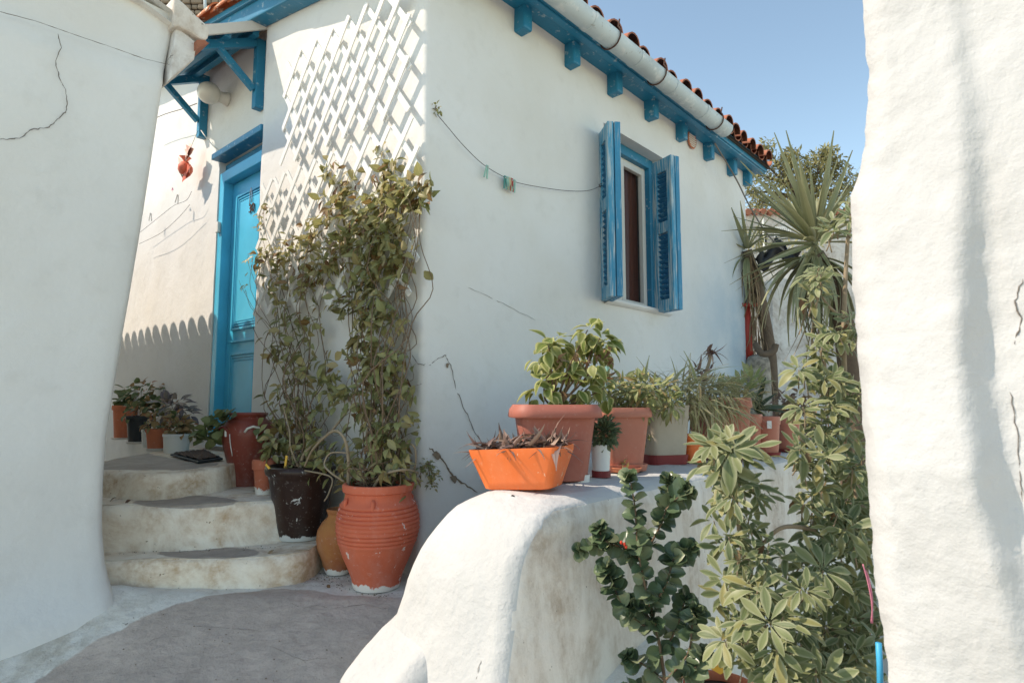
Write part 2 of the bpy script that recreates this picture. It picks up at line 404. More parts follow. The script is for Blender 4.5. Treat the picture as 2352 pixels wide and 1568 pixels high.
# ------------------------------------------------------------------ steps and landing (swept front edges)
steps = empty('steps', (0, 0, 0), 'worn whitewashed steps with grey cement treads leading to the blue door', None, kind='structure')
def step(zt, edge, drop, patch, back, name='step'):
    E = spline([on_z(x, y, zt) for x, y in edge], 10)
    P = [E[0]]
    for p in E[1:]:                                           # even spacing
        while (p-P[-1]).length > .04: P.append(P[-1]+(p-P[-1]).normalized()*.04)
    prof = [(back*(1-(i/24)**.6), 0) for i in range(24)]+[(.03, -.001), (.015, -.005), (.004, -.014), (-.004, -.03), (-.008, -.06)]
    prof += [(-.01-.03*(k/7)**3, -.06-(drop-.06)*k/7) for k in range(1, 8)]
    rows = []; vals = []
    for i, p in enumerate(P):
        t = (P[min(i+1, len(P)-1)]-P[max(i-1, 0)]).normalized(); bk = Vector((-t.y, t.x, 0)); bk = Vector((-.1, 1, 0)).normalized()
        row = []
        for b, z in prof:
            q = p+bk*b+Vector((0, 0, z)); k = .014*nz(q, 3.5)+.007*nz(q, 11)+.004*nz(q, 26)
            q = q+Vector((0, -k, 0 if b > .6 else k*.8)); row.append(q)
            X, Y = px(q); g = patch(X, Y) if z > -.02 else -1
            vals.append(max(0, min(1, .5+g)))
        rows.append(row)
    o = MB().grid(rows).build(name, M['step'], steps, smooth=True)
    o.data.attributes.new('grey', 'FLOAT', 'POINT').data.foreach_set('value', vals)
    return o
def ell(cx, cy, a, b): return lambda X, Y: max(-.5, min(.5, (1-math.hypot((X-cx)/a, (Y-cy)/b))*1.2))
pl = [(120, 1078), (420, 1079), (500, 1068), (505, 1064), (450, 1058), (380, 1050), (330, 1038), (270, 1030), (120, 1030)]
def landp(X, Y): return (1 if in_poly(X, Y, pl) else -1)*min(.5, seg_d(X, Y, pl)/14)
step(-.42, [(120, 1078), (245, 1082), (330, 1086), (420, 1082), (505, 1074), (540, 1066), (583, 1057), (634, 1048)], .20, landp, 3.2, 'landing')
step(-.571, [(120, 1162), (240, 1163), (330, 1162), (430, 1161), (530, 1156), (640, 1147), (700, 1138), (780, 1110)], .26, ell(425, 1152, 120, 15), .9)
step(-.803, [(120, 1290), (250, 1290), (400, 1286), (560, 1282), (650, 1276), (705, 1266), (740, 1244), (765, 1205), (800, 1170)], .20, ell(480, 1269, 115, 14), .9)

bed = [on_z(430, 1076, -.426), on_z(498, 1071, -.426), on_z(538, 1061, -.426), on_z(566, 1050, -.426), H(.12, 1.75, -.426), H(.12, 3.8, -.426)]
bd_ = MB().add(bed+[q-UP_*.3 for UP_ in (Vector((0, 0, 1)),) for q in bed], [tuple(range(6))]+[(k, k+6, (k+1) % 6+6, (k+1) % 6) for k in range(6)])
bd_.build('landing_bed', M['cap'], steps)

# ------------------------------------------------------------------ the blue and white house
house = empty('house', HC, 'low whitewashed house with blue door, blue shutters and tiled roof', 'house', rz=ANG)
def fillet(P, r, n=5):
    out = [Vector((*P[0], 0))]
    for a, b, c in zip(P, P[1:], P[2:]):
        a, b, c = [Vector((*q, 0)) for q in (a, b, c)]
        s, e = b+(a-b).normalized()*min(r, (a-b).length/2), b+(c-b).normalized()*min(r, (c-b).length/2)
        for k in range(n+1):
            t = k/n; out.append(s*(1-t)**2+b*2*t*(1-t)+e*t*t)
    return out+[Vector((*P[-1], 0))]
def ribbon(path, z0, ztop, holes, step=.14, amp=.010, seed=0, depth=.2, shift=None):
    """outer skin of a wall following a plan path (outward to its right), with openings and their reveals"""
    cum = [0]
    for a, b in zip(path, path[1:]): cum.append(cum[-1]+(b-a).length)
    def ev(p):
        p = max(0, min(cum[-1], p))
        for i in range(len(path)-1):
            if p <= cum[i+1]+1e-9: break
        t = (p-cum[i])/max(1e-9, cum[i+1]-cum[i]); return path[i].lerp(path[i+1], t), (path[i+1]-path[i]).normalized()
    ps = set(round(c, 4) for c in cum)
    for h in holes: ps |= {round(h[0], 4), round(h[1], 4)}
    ps = sorted(ps); full = []
    for a, b in zip(ps, ps[1:]):
        n = max(1, math.ceil((b-a)/step)); full += [a+(b-a)*k/n for k in range(n)]
    ps = full+[ps[-1]]
    zmin = min(ztop(p) for p in ps); zs = {z0, zmin-.02}
    for h in holes: zs |= {h[2], h[3]}
    zs = sorted(zs); full = []
    for a, b in zip(zs, zs[1:]):
        n = max(1, math.ceil((b-a)/step)); full += [a+(b-a)*k/n for k in range(n)]
    zs = full+[zs[-1], None]
    mb = MB(); idx = {}
    def V(i, j):
        if (i, j) not in idx:
            p = ps[i]; z = zs[j] if zs[j] is not None else ztop(p)
            q, d = ev(p); q1, d1 = ev(p-.02); q2, d2 = ev(p+.02); d = (d1+d2).normalized(); nrm = Vector((d.y, -d.x, 0))
            P = Vector((q.x, q.y, z)); k = amp*nz(P+Vector((seed, 0, 0)), 1.4)+amp*.35*nz(P, 5)+amp*.12*nz(P, 17)
            P = P+nrm*k
            if shift: P = P+shift(P, p)
            idx[(i, j)] = len(mb.v); mb.v.append(P)
        return idx[(i, j)]
    for i in range(len(ps)-1):
        for j in range(len(zs)-1):
            pc = (ps[i]+ps[i+1])/2; zc = (zs[j]+(zs[j+1] if zs[j+1] is not None else zs[j]+.01))/2
            if any(h[0] < pc < h[1] and h[2] < zc < h[3] for h in holes): continue
            mb.f.append((V(i, j), V(i+1, j), V(i+1, j+1), V(i, j+1)))
    for h in holes:
        ii = [i for i, p in enumerate(ps) if h[0]-1e-3 <= p <= h[1]+1e-3]; jj = [j for j, z in enumerate(zs) if z is not None and h[2]-1e-3 <= z <= h[3]+1e-3]
        ring = [(i, jj[0]) for i in ii]+[(ii[-1], j) for j in jj[1:]]+[(i, jj[-1]) for i in ii[::-1][1:]]+[(ii[0], j) for j in jj[::-1][1:-1]]
        dn = ev((h[0]+h[1])/2)[1]; nrm = Vector((dn.y, -dn.x, 0)); prev = [V(*r) for r in ring]
        for k in range(1, 4):
            cur = []
            for r in ring: cur.append(len(mb.v)); mb.v.append(mb.v[idx[r]]-nrm*(h[4]*k/3))
            for a in range(len(ring)):
                b = (a+1) % len(ring); mb.f.append((prev[b], prev[a], cur[a], cur[b]))
            prev = cur
    return mb
path = fillet([(.07, 7.4), (.07, 2.17), (0, 2.07), (0, 0), (4.9, 0), (4.9, 3.5)], .045)
cum = [0]
for a, b in zip(path, path[1:]): cum.append(cum[-1]+(b-a).length)
pd = lambda v: 7.4-v
iC = min(range(len(path)), key=lambda i: (path[i]-Vector((.0, .0, 0))).length); pC = cum[iC]
pw = lambda u: pC+u
ztop = lambda p: (2.72+.19*max(0, pC-p)) if pC-p > 0 else 2.72
DZ0, DZ1 = -.36, 2.27
WU0, WU1, WZ0, WZ1 = 1.865, 2.87, .815, 2.262
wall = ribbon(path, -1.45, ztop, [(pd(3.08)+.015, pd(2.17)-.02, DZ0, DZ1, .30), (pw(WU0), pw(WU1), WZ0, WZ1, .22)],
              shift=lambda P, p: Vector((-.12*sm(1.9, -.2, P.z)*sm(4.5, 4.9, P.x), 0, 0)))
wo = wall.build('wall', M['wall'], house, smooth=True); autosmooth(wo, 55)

# door: frame, leaf, raised panels, number, bell
dk = MB(); y0, y1 = 2.12, 3.06
xo = .165                                                     # plane of the door
fr = MB(); fw = .095
fr.box((xo-.03, y1-fw/2, (DZ0+2.10)/2), (.11, fw, 2.10-DZ0)); fr.box((xo-.03, y0+fw/2, (DZ0+2.10)/2), (.11, fw, 2.10-DZ0))
fr.box((xo-.033, (y0+y1)/2, 2.05), (.116, y1-y0-2*fw-.004, .10))
fr.build('door_frame', M['door'], house, bevel=.006)
hd = MB(); hd.beam((xo-.10, y0-.02, 2.235), (xo-.10, y1+.02, 2.245), .13, .055); hd.beam((xo-.02, y0-.02, 2.15), (xo-.02, y1+.02, 2.155), .03, .09)
hd.build('door_head', M['blue'], house, bevel=.006)
dl = MB(); dy0, dy1 = y0+fw+.004, y1-fw-.004; dl.box((xo+.02, (dy0+dy1)/2, (DZ0+1.995)/2+.01), (.045, dy1-dy0, 1.995-DZ0-.02))
door = dl.build('door', M['door'], house, bevel=.004)
def panel(za, zb):
    ya, yb = dy0+.10, dy1-.115; x = xo-.004
    mo = MB()
    for o, wd, h in ((0, .022, .016), (.034, .012, .012), (.056, .014, .009)):
        a, b, c, d = ya+o, yb-o, za+o, zb-o
        mo.box((x-h/2, a+wd/2, (c+d)/2), (h, wd, d-c)); mo.box((x-h/2, b-wd/2, (c+d)/2), (h, wd, d-c))
        mo.box((x-h/2-.0008, (a+b)/2, c+wd/2), (h, b-a-2*wd-.001, wd)); mo.box((x-h/2-.0008, (a+b)/2, d-wd/2), (h, b-a-2*wd-.001, wd))
    mo.build('panel_moulding', M['door'], door, bevel=.003)
    MB().box((x-.004, (ya+yb)/2, (za+zb)/2), (.010, yb-ya-.15, zb-za-.15)).build('door_panel', M['door'], door, bevel=.005)
panel(.62, 1.86); panel(-.26, .42)
MB().box((xo-.012, (dy0+dy1)/2-.02, .52), (.02, dy1-dy0-.16, .02)).build('door_rail', M['door'], door, bevel=.004)
fc = bpy.data.curves.new('number', 'FONT'); fc.body = '30'; fc.size = .11; fc.extrude = .004; fc.align_x = 'CENTER'
to = bpy.data.objects.new('t', fc); COL.objects.link(to); dg = bpy.context.evaluated_depsgraph_get()
me = bpy.data.meshes.new_from_object(to.evaluated_get(dg)); bpy.data.objects.remove(to); me.materials.append(M['rust'])
no = bpy.data.objects.new('house_number', me); COL.objects.link(no); no.parent = door
pn = loc(on_u(578, 487, xo-.02)); no.matrix_basis = Matrix.Translation((xo-.022, pn.y, pn.z)) @ Matrix.Rotation(-math.pi/2, 4, 'Z') @ Matrix.Rotation(math.pi/2, 4, 'X')
q = loc(on_u(576, 462, xo-.02)); MB().tube([(xo-.02, q.y+.035*math.cos(a)*.6, q.z+.12*math.sin(a)) for a in [i*math.pi/10-.2 for i in range(12)]], .004, 6).build('door_hook', M['metal'], door, smooth=True)
MB().box((0, 0, 0), (.03, .055, .10)).build('doorbell', M['wframe'], house, bevel=.008).location = (xo-.10, y1-.045, 1.58)
th = MB(); th.grid([[(x, y, DZ0+.004*nz((x, y, 1), 9)+(-.02 if x < .06 else 0)) for y in [2.13+.0465*k for k in range(21)]] for x in (.0, .05, .08, .2, .30)])
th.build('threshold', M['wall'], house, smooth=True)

# window: frame, sash, pane, curtain, shutters with slats
win = empty('window', (0, 0, 0)); win.parent = house
wb = MB(); yb = .16
for x in (WU0+.035, WU1-.035): wb.box((x, yb, (WZ0+WZ1)/2), (.07, .10, WZ1-WZ0))
wb.box(((WU0+WU1)/2, yb, WZ1-.045), (WU1-WU0-.14, .10, .09)); wb.build('window_frame', M['blue'], win, bevel=.006)
ws = MB(); a, b, c, d = WU0+.07, WU1-.07, WZ0+.005, WZ1-.09; cx = (a+b)/2
for x0, x1 in ((a, cx-.002), (cx+.002, b)):
    for x in (x0+.03, x1-.03): ws.box((x, yb+.02, (c+d)/2), (.06, .045, d-c))
    for z in (c+.035, d-.035): ws.box(((x0+x1)/2, yb+.02, z), (x1-x0-.12, .044, .07))
ws.build('sash', M['wframe'], win, bevel=.006)
MB().grid([[(a+(b-a)*i/60, yb+.10+.014*math.sin(i*1.15)+.006*math.sin(i*.41), z) for i in range(61)] for z in (c, c+.4, c+.9, d)]).build('curtain', M['curtain'], win, smooth=True)
MB().box((cx, yb+.034, (c+d)/2), (b-a-.12, .004, d-c-.14)).build('pane', M['glass'], win)
ss = MB(); ss.grid([[(x, y, z) for x in [WU0-.03+i*(WU1-WU0+.06)/12 for i in range(13)]] for y, z in ((.12, WZ0+.012), (-.035, WZ0-.004), (-.045, WZ0-.012), (-.042, WZ0-.035), (.0, WZ0-.05))])
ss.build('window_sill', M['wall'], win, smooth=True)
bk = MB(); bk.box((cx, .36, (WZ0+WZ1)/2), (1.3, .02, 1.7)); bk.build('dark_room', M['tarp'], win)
def shutter(root, ang, ln, th, tilt):
    sh = empty('shutter', (root[0], root[1], 0), rz=ang); sh.parent = house
    h0, h1 = WZ0-.035, WZ1-.115; mid = (h0+h1)/2+.06
    # two folded leaves, each stiles, rails and louvred panels
    for k, yy in enumerate((-th/4-.002, th/4+.002)):
        t = th/2-.004; fb = MB()
        fb.box((.03, yy, (h0+h1)/2), (.06, t, h1-h0)); fb.box((ln-.03, yy, (h0+h1)/2), (.06, t, h1-h0))
        for z, hh in ((h0+.05, .10), (h1-.06, .12), (mid, .10)): fb.box((ln/2, yy, z), (ln-.12, t-.003, hh))
        fb.build('leaf_frame', M['shutw' if k == 0 else 'shut'], sh, bevel=.004)
        sl = MB()
        for za, zb in ((h0+.105, mid-.055), (mid+.055, h1-.125)):
            n = int((zb-za)/.042)
            for i in range(n):
                s_ = MB(); s_.box((0, 0, 0), (ln-.122, .036, .008), Matrix.Rotation(math.radians(-38), 3, 'X'))
                s_.shift((-ln/2, -yy, -(za+.021+i*(zb-za)/n))); s_.build('slat', M['slat'], sh)
    hg = MB()
    for z in (h0+.2, h1-.25): hg.tube([(-.004, 0, z-.03), (-.004, 0, z+.03)], .008, 8)
    hg.build('hinge', M['rust'], sh, smooth=True)
    return sh
shutter((WU0-.012, -.012), math.radians(-81.4)-ANG, .25, .105, 0)
shutter((WU1-.17, -.01), math.radians(-62)-ANG, .25, .10, 0)

# roof: rafters, boards, gutter, tiles
for u in (.23, .815, 1.385, 1.975, 2.58, 3.18, 3.80, 4.39, 4.86):
    dz = R.uniform(-.008, .008); ln = .095+R.uniform(-.008, .008)
    r = MB(); r.box((u, -ln/2+.02, 2.615+dz), (.088, ln+.04, .185+R.uniform(-.01, .006)), Matrix.Rotation(R.uniform(-.06, .06), 3, 'Z'))
    r.build('rafter_end', M['blue'], house, bevel=.012)
bd = MB(); bd.box((2.42, -.085, 2.708), (5.20, .215, .03)); bd.build('eave_board', M['blue'], house, bevel=.004)
bd = MB(); bd.box((2.42, -.20, 2.74), (5.20, .03, .11)); bd.box((2.42, -.165, 2.682), (5.2, .06, .022)); bd.build('fascia', M['blue'], house, bevel=.006)
RS = .19; ZR = lambda v: 2.845+RS*v                                   # roof plane
def roof_z(v): return ZR(v) if v < 6.2 else ZR(6.2)-RS*(v-6.2)
rb = MB(); rb.grid([[(u, v, roof_z(v)-.05) for u in (-.06, 1, 3, 5.05)] for v in (-.25, 0, 1, 2, 4, 6.2, 7.5)])
rb.grid([[(u, v, roof_z(v)-.075) for u in (5.05, 3, 1, -.06)] for v in (-.25, 0, 1, 2, 4, 6.2, 7.5)])
roof = rb.build('roof', M['mortar'], house)
def tile_mesh(up=True, ln=.44, r0=.102, r1=.084, t=.014, n=8):
    mb = MB(); rows = []
    for j in (0, .5, 1):
        r = r0+(r1-r0)*j
        out = [(-math.cos(math.pi*k/n)*r, ln*j, math.sin(math.pi*k/n)*r*.86) for k in range(n+1)]
        inn = [(-math.cos(math.pi*k/n)*(r-t), ln*j, math.sin(math.pi*k/n)*(r-t)*.86) for k in range(n, -1, -1)]
        rows.append(out+inn)
    mb.grid(rows, close=True); N = 2*(n+1)
    for j in (0, 2):
        for k in range(n):
            q = (j*N+k, j*N+k+1, j*N+N-2-k, j*N+N-1-k); mb.f.append(q if j == 0 else q[::-1])
    if not up: mb.v = [Vector((p.x, p.y, -p.z)) for p in mb.v]; mb.f = [f[::-1] for f in mb.f]
    me = mb.mesh('roof_tile', M['tile'], True); return me
TU, TD = tile_mesh(), tile_mesh(False, r0=.094, r1=.10)
pitch = math.atan(RS)
def put_tile(me, u, v, z, rz=0., roll=0., parent=roof, pt=pitch):
    o = bpy.data.objects.new('roof_tile', me); COL.objects.link(o); o.parent = parent
    o.matrix_basis = Matrix.Translation((u, v, z)) @ Matrix.Rotation(rz, 4, 'Z') @ Matrix.Rotation(pt, 4, 'X') @ Matrix.Rotation(roll, 4, 'Y')
far = MB()
for i in range(22):
    u = -.02+.235*i
    for j in range(9):
        v = -.275+.36*j+R.uniform(-.02, .02)
        if j < 3:
            put_tile(TU, u+R.uniform(-.012, .012), v, ZR(v)+.022+R.uniform(-.006, .008), R.uniform(-.05, .05), R.uniform(-.06, .06))
            if j < 2: put_tile(TD, u+.1175, v+.03, ZR(v)+.052, R.uniform(-.03, .03))
        else:
            mx = Matrix.Translation((u, v, ZR(v)+.022)) @ Matrix.Rotation(pitch, 4, 'X')
            far.add([mx @ q.co for q in TU.vertices], [tuple(p.vertices) for p in TU.polygons])
far.build('roof_tiles', M['tile'], roof, smooth=True, kind='stuff')
# gutter in lengths, rusty straps
gt = []
gcv, gcz, gr = -.298, 2.712, .080
def gut(u0, u1):
    mb = MB(); n = 14; rows = []
    for u in (u0, u0+.03, u0+.05, (u0+u1)/2, u1-.03, u1):
        k = 1.06 if u < u0+.04 else 1.0
        A = [math.radians(168+204*i/n) for i in range(n+1)]
        o_ = [(u, gcv+gr*k*math.cos(t), gcz+gr*k*math.sin(t)) for t in A]
        i_ = [(u, gcv+(gr*k-.004)*math.cos(t), gcz+(gr*k-.004)*math.sin(t)) for t in A[::-1]]
        rows.append(o_+i_)
    mb.grid(rows, close=True); N = len(rows[0]); L_ = len(rows)-1
    for k in range(n): mb.f.append((k, k+1, N-2-k, N-1-k)); b = L_*N; mb.f.append((b+N-1-k, b+N-2-k, b+k+1, b+k))
    return mb.build('gutter', M['gut'], house, smooth=True)
for u0, u1 in ((-.15, .60), (.598, 1.22), (1.218, 1.86), (1.858, 2.45), (2.448, 3.05), (3.048, 3.62)): autosmooth(gut(u0, u1), 50)
for u in (.42, 1.52, 2.22, 3.36):
    A = [math.radians(140+245*i/22) for i in range(23)]
    pts = [(u+R.uniform(-.002, .002), gcv+(gr+.010)*math.cos(t), gcz+(gr+.010)*math.sin(t)) for t in A]
    pts = [(u, pts[0][1]-.012, pts[0][2]+.05)]+pts+[(u, gcv+.12, gcz+.07)]
    MB().tube(pts, .0065, 6).build('gutter_strap', M['rust'], house, smooth=True)
# verge on the gable: blue beam and orange tile edge
vb = MB(); 
vb.beam((-.07, -.10, 2.765+RS*-.10), (-.07, 6.2, 2.765+RS*6.2), .14, .15); vb.build('verge_beam', M['blue'], house, bevel=.012)
vb = MB(); vb.beam((-.155, -.2, 2.845+RS*-.2), (-.155, 6.2, 2.845+RS*6.2), .03, .05); vb.build('verge_board', M['blue'], house, bevel=.006)
for j in range(18):
    v = -.30+.365*j; mx = ZR(v)+.03
    for uu in ((-.14,) if v > 1.9 else (-.14, -.14-.22*sm(2.1, .2, v))): put_tile(TU, uu+R.uniform(-.02, .02), v, mx, R.uniform(-.04, .04), R.uniform(-.15, .05))
VT = TU.copy(); VT.materials.clear(); VT.materials.append(M['tileo'])
for c_ in roof.children:
    if c_.name.startswith('roof_tile') and c_.matrix_basis.translation.x < -.06 and c_.data == TU: c_.data = VT
# vent under the eave
vp = loc(on_v(1586, 322, 0)); vt = MB(); vt.lathe([(.0, .0), (.085, .0), (.095, .012), (.085, .02), (.078, .008), (0, .008)], 24)
vt.v = [Vector((vp.x+p.x, -.004-p.z, vp.z+p.y)) for p in vt.v]; vent = vt.build('vent', M['terra2'], house)
for i in range(7):
    z = vp.z-.066+.022*i; hw = math.sqrt(max(0, .078**2-(z-vp.z)**2))
    MB().box((vp.x, -.018, z), (2*hw, .012, .010), Matrix.Rotation(.5, 3, 'X')).build('vent_slat', M['wframe'], vent)

# canopy above the door
can = empty('canopy', (0, 0, 0)); can.parent = house
CP = math.radians(27); ext = .52
for v, z0, z1 in ((2.24, 2.44, 3.05), (3.42, 2.54, 3.17)):
    MB().beam((.03, v, z0), (.03, v, z1), .07, .075, (1, 0, 0)).build('post', M['blue'], can, bevel=.006)
    e = Vector((-ext, v, z1-.03-ext*math.tan(CP))); MB().beam((.0, v, z1-.035), e, .06, .07).build('arm', M['blue'], can, bevel=.005)
    MB().beam((-.01, v+.002, z0+.16), Vector((.0, v, z1-.045)).lerp(e, .62), .048, .05).build('brace', M['blue'], can, bevel=.004)
za = 3.05
for k, t in enumerate((.12, .55, .97)):
    x = -ext*t; z = za-.0-ext*t*math.tan(CP)
    MB().beam((x, 2.12, z+.015), (x, 3.56, z+.145), .055, .06).build('purlin', M['blue'], can, bevel=.004)
nb = 9
for k in range(nb):
    x0 = .02-(ext+.08)*k/nb; x1 = .02-(ext+.08)*(k+1)/nb+.006; xm = (x0+x1)/2; z = za+.058+xm*math.tan(CP)
    b_ = MB(); b_.beam((xm, 2.10, z), (xm, 3.58, z+.13), abs(x1-x0)/math.cos(CP), .016, (math.sin(CP)*-1, 0, math.cos(CP)))
    b_.build('roof_board', M['blue'], can)
cb = MB(); cb.beam((-ext-.1, 2.085, za+.02-(ext+.1)*math.tan(CP)), (.05, 2.085, za+.09), .03, .075); cb.build('edge_board', M['wframe'], can, bevel=.004)
cb = MB(); cb.add([(.05, 2.09, za+.11), (-ext-.1, 2.09, za+.085-(ext+.1)*math.tan(CP)), (-ext-.1, 3.6, za+.215-(ext+.1)*math.tan(CP)), (.05, 3.6, za+.24)]+
       [(.05, 2.09, za+.09), (-ext-.1, 2.09, za+.065-(ext+.1)*math.tan(CP)), (-ext-.1, 3.6, za+.195-(ext+.1)*math.tan(CP)), (.05, 3.6, za+.22)],
       [(0, 1, 2, 3), (7, 6, 5, 4), (0, 4, 5, 1), (1, 5, 6, 2), (2, 6, 7, 3), (3, 7, 4, 0)]); cb.build('canopy_sheet', M['tile'], can)

# cracks on the house
def jag(pts, amp, n=5, seed=1):
    r = random.Random(seed); out = []
    for a, b in zip(pts, pts[1:]):
        for k in range(n):
            t = k/n; out.append(a.lerp(b, t)+Vector((r.uniform(-1, 1), r.uniform(-1, 1), r.uniform(-1, 1)))*amp*(1 if k else .4))
    return out+[pts[-1]]
def crack(pts, r, parent, seed=1, mat='crack', amp=.008):
    fine = []
    for a_, b_ in zip(pts, pts[1:]): fine += [a_, a_.lerp(b_, .5)]
    P = jag(fine+[pts[-1]], amp*.6, 3, seed); N = len(P); rr = random.Random(seed)
    inv = parent.matrix_basis.inverted() if parent else Matrix()
    MB().tube([inv @ p for p in P], [r*rr.uniform(.45, 1.2)*(1 if 0 < i < N-1 else .3) for i in range(N)], 4).build('crack', M[mat], parent)
house.matrix_basis = Matrix.Translation(HC) @ Matrix.Rotation(ANG, 4, 'Z')
def wk(P, amp=.010): return amp*nz(P, 1.4)+amp*.35*nz(P, 5)+amp*.12*nz(P, 17)
def wv_(x, y):
    p = on_v(x, y, 0); l = loc(p); return p-LD*(wk(Vector((l.x, 0, l.z)))+.0022)
def wu_(x, y):
    p = on_u(x, y, 0); l = loc(p); return p-WD*(wk(Vector((0, l.y, l.z)))+.0005)
crack([wv_(*p) for p in [(985, 838), (1000, 828), (1022, 815), (1035, 845), (1045, 890), (1068, 945), (1085, 985), (1100, 1010)]], .0022, house, 3)
crack([wv_(*p) for p in [(986, 1028), (1003, 1040), (1020, 1062), (1038, 1090), (1060, 1108), (1095, 1130)]], .0055, house, 4, 'crackbrown')
crack([wu_(*p) for p in [(945, 812), (958, 832), (972, 838), (978, 835)]], .002, house, 5)
crack([wv_(*p) for p in [(1075, 660), (1120, 680), (1170, 705), (1230, 735)]], .0012, house, 6)
for q, s_ in (((1002, 1045), .030), ((1042, 1098), .03), ((1026, 838), .018)):
    b_ = MB(); p = loc(wv_(*q)); n = 9
    b_.add([(p.x+s_*math.cos(6.28*k/n)*R.uniform(.5, 1.3), p.y-.002-R.random()*.004, p.z+s_*math.sin(6.28*k/n)*R.uniform(.4, 1.1)) for k in range(n)], [tuple(range(n))])
    b_.build('chipped_plaster', M['crackbrown'], house)

# ------------------------------------------------------------------ near house on the left
lh = empty('near_house', H(-1.3, .81, -.95), 'cracked grey white house wall filling the left side', 'house')
EDGE = [(-1.45, -1.24), (-.95, -1.21), (-.80, -1.25), (-.60, -1.275), (-.376, -1.281), (-.168, -1.28), (.368, -1.234), (.821, -1.19), (1.70, -1.122), (2.04, -1.075), (2.22, -1.06), (2.6, -1.05)]
UB = -1.98
def gable_top(u): return 2.10+.10*max(0, min(1.0, (-1.06-u)))
rows = []
zs = [-1.45+i*.075 for i in range(int((2.12+1.45)/.075)+1)]
for z in zs:
    ue = interp(EDGE, z); row = []
    us = [UB+(ue-.05-UB)*k/22 for k in range(23)]
    for u in us[:-1]:
        rr = 0
        flare = .16*math.exp(-max(0, z+.98)/.12); groove = -.035*sm(1.72, 1.80, z-.055*(ue-u)/.7*-0.6)
        q = H(u, .81+rr-flare+groove*-1, z); k = .012*nz(q, 1.6)+.004*nz(q, 6); row.append(q-LD*k)
    for k in range(5):                                       # round the arris
        a = math.pi/2*(k+1)/5; flare = .16*math.exp(-max(0, z+.98)/.12)
        q = H(ue-.05+.05*math.sin(a), .81+.05-.05*math.cos(a)-flare*(1-k/5)+(.035*sm(1.72, 1.80, z)), z); row.append(q-LD*.006*nz(q, 3))
    for k in range(1, 12): row.append(H(ue-.002*k+.008*nz((k, z, 0), 2), .86+.45*k, z))
    rows.append(row)
top = [(Vector(p.x if False else p)) for p in rows[-1]]
rows.append([Vector((p.x, p.y, gable_top(loc(p).x))) if i < 28 else p for i, p in enumerate(top)])
mb = MB().grid(rows).shift(lh.location); nlw = mb.build('wall', M['wallL'], lh, smooth=True)
# end of the block and the roof behind
mb = MB(); mb.grid([[H(UB, v, z) for v in (.81, 2, 4, 5.8, 9)] for z in (-1.45, 0, 2.12)]).shift(lh.location); mb.build('rear_wall', M['wallL'], lh)
roofL = empty('roof', (0, 0, 0)); roofL.parent = lh
mb = MB(); ur = [(-.955, 2.045), (-1.25, 2.15), (-1.98, 2.20)]
mb.grid([[H(u, v, z) for v in (.80, 2, 4, 5.8, 9)] for u, z in ur]); mb.grid([[H(u, v, z-.07) for v in (9, 5.8, 4, 2, .80)] for u, z in ur])
mb.grid([[H(ur[0][0], v, ur[0][1]-dz) for v in (.80, 2, 4, 5.8, 9)] for dz in (.07, 0)]); mb.shift(lh.location); mb.build('roof_slab', M['wallL'], roofL)
for k in range(32):
    v = 1.05+.24*k; inv = lh.location
    o = bpy.data.objects.new('roof_tile', TU); COL.objects.link(o); o.parent = roofL
    o.matrix_basis = Matrix.Translation(H(-.90, v, 2.03)-inv) @ Matrix.Rotation(ANG+math.pi/2, 4, 'Z') @ Matrix.Rotation(math.radians(24), 4, 'X')
# eave stub: whitewashed slab end and grey box gutter under it
st = MB(); a, b = on_v(408, 20, .78), on_v(478, 86, .80)
n1 = [on_v(*p, .77) for p in [(400, -12), (424, 8), (452, 36), (482, 62), (479, 88), (466, 94), (440, 76), (412, 62), (398, 60)]]
st.add(n1+[p+LD*.5 for p in n1], [tuple(range(9))]+[(k, k+9, (k+1) % 9+9, (k+1) % 9) for k in range(9)]); st.shift(lh.location); st.build('eave_stub', M['garden'], lh, bevel=.012)
n1 = [on_v(*p, .80) for p in [(404, 64), (418, 70), (452, 98), (447, 136), (420, 158), (398, 176), (388, 186), (395, 130)]]
st = MB().add(n1+[p+LD*.3 for p in n1], [tuple(range(8))]+[(k, k+8, (k+1) % 8+8, (k+1) % 8) for k in range(8)]); st.shift(lh.location); st.build('eave_box', M['old'], lh, bevel=.008)
n1 = [on_v(*p, .76) for p in [(452, 92), (470, 92), (480, 100), (462, 106), (452, 112)]]
st = MB().add(n1+[p+LD*.2 for p in n1], [tuple(range(5))]+[(k, k+5, (k+1) % 5+5, (k+1) % 5) for k in range(5)]); st.shift(lh.location); st.build('broken_tile', M['tile'], lh)
lh.matrix_basis = Matrix.Translation(lh.location)
crack([on_v(*p, .803) for p in [(133, 78), (141, 110), (127, 140), (136, 180), (151, 205), (155, 240), (150, 258), (128, 278), (114, 292), (72, 297), (45, 318), (0, 320), (-60, 330)]], .0020, lh, 11, amp=.005)
crack([on_v(*p, .805) for p in [(-40, 16), (0, 27), (80, 48), (160, 76), (260, 110), (330, 135), (392, 150)]], .0018, lh, 12, amp=.0015)  # no crack: dark thread drawn in place of the crease's shade line
crack([on_v(*p, .80) for p in [(398, 125), (385, 140), (378, 155)]], .0014, lh, 13)

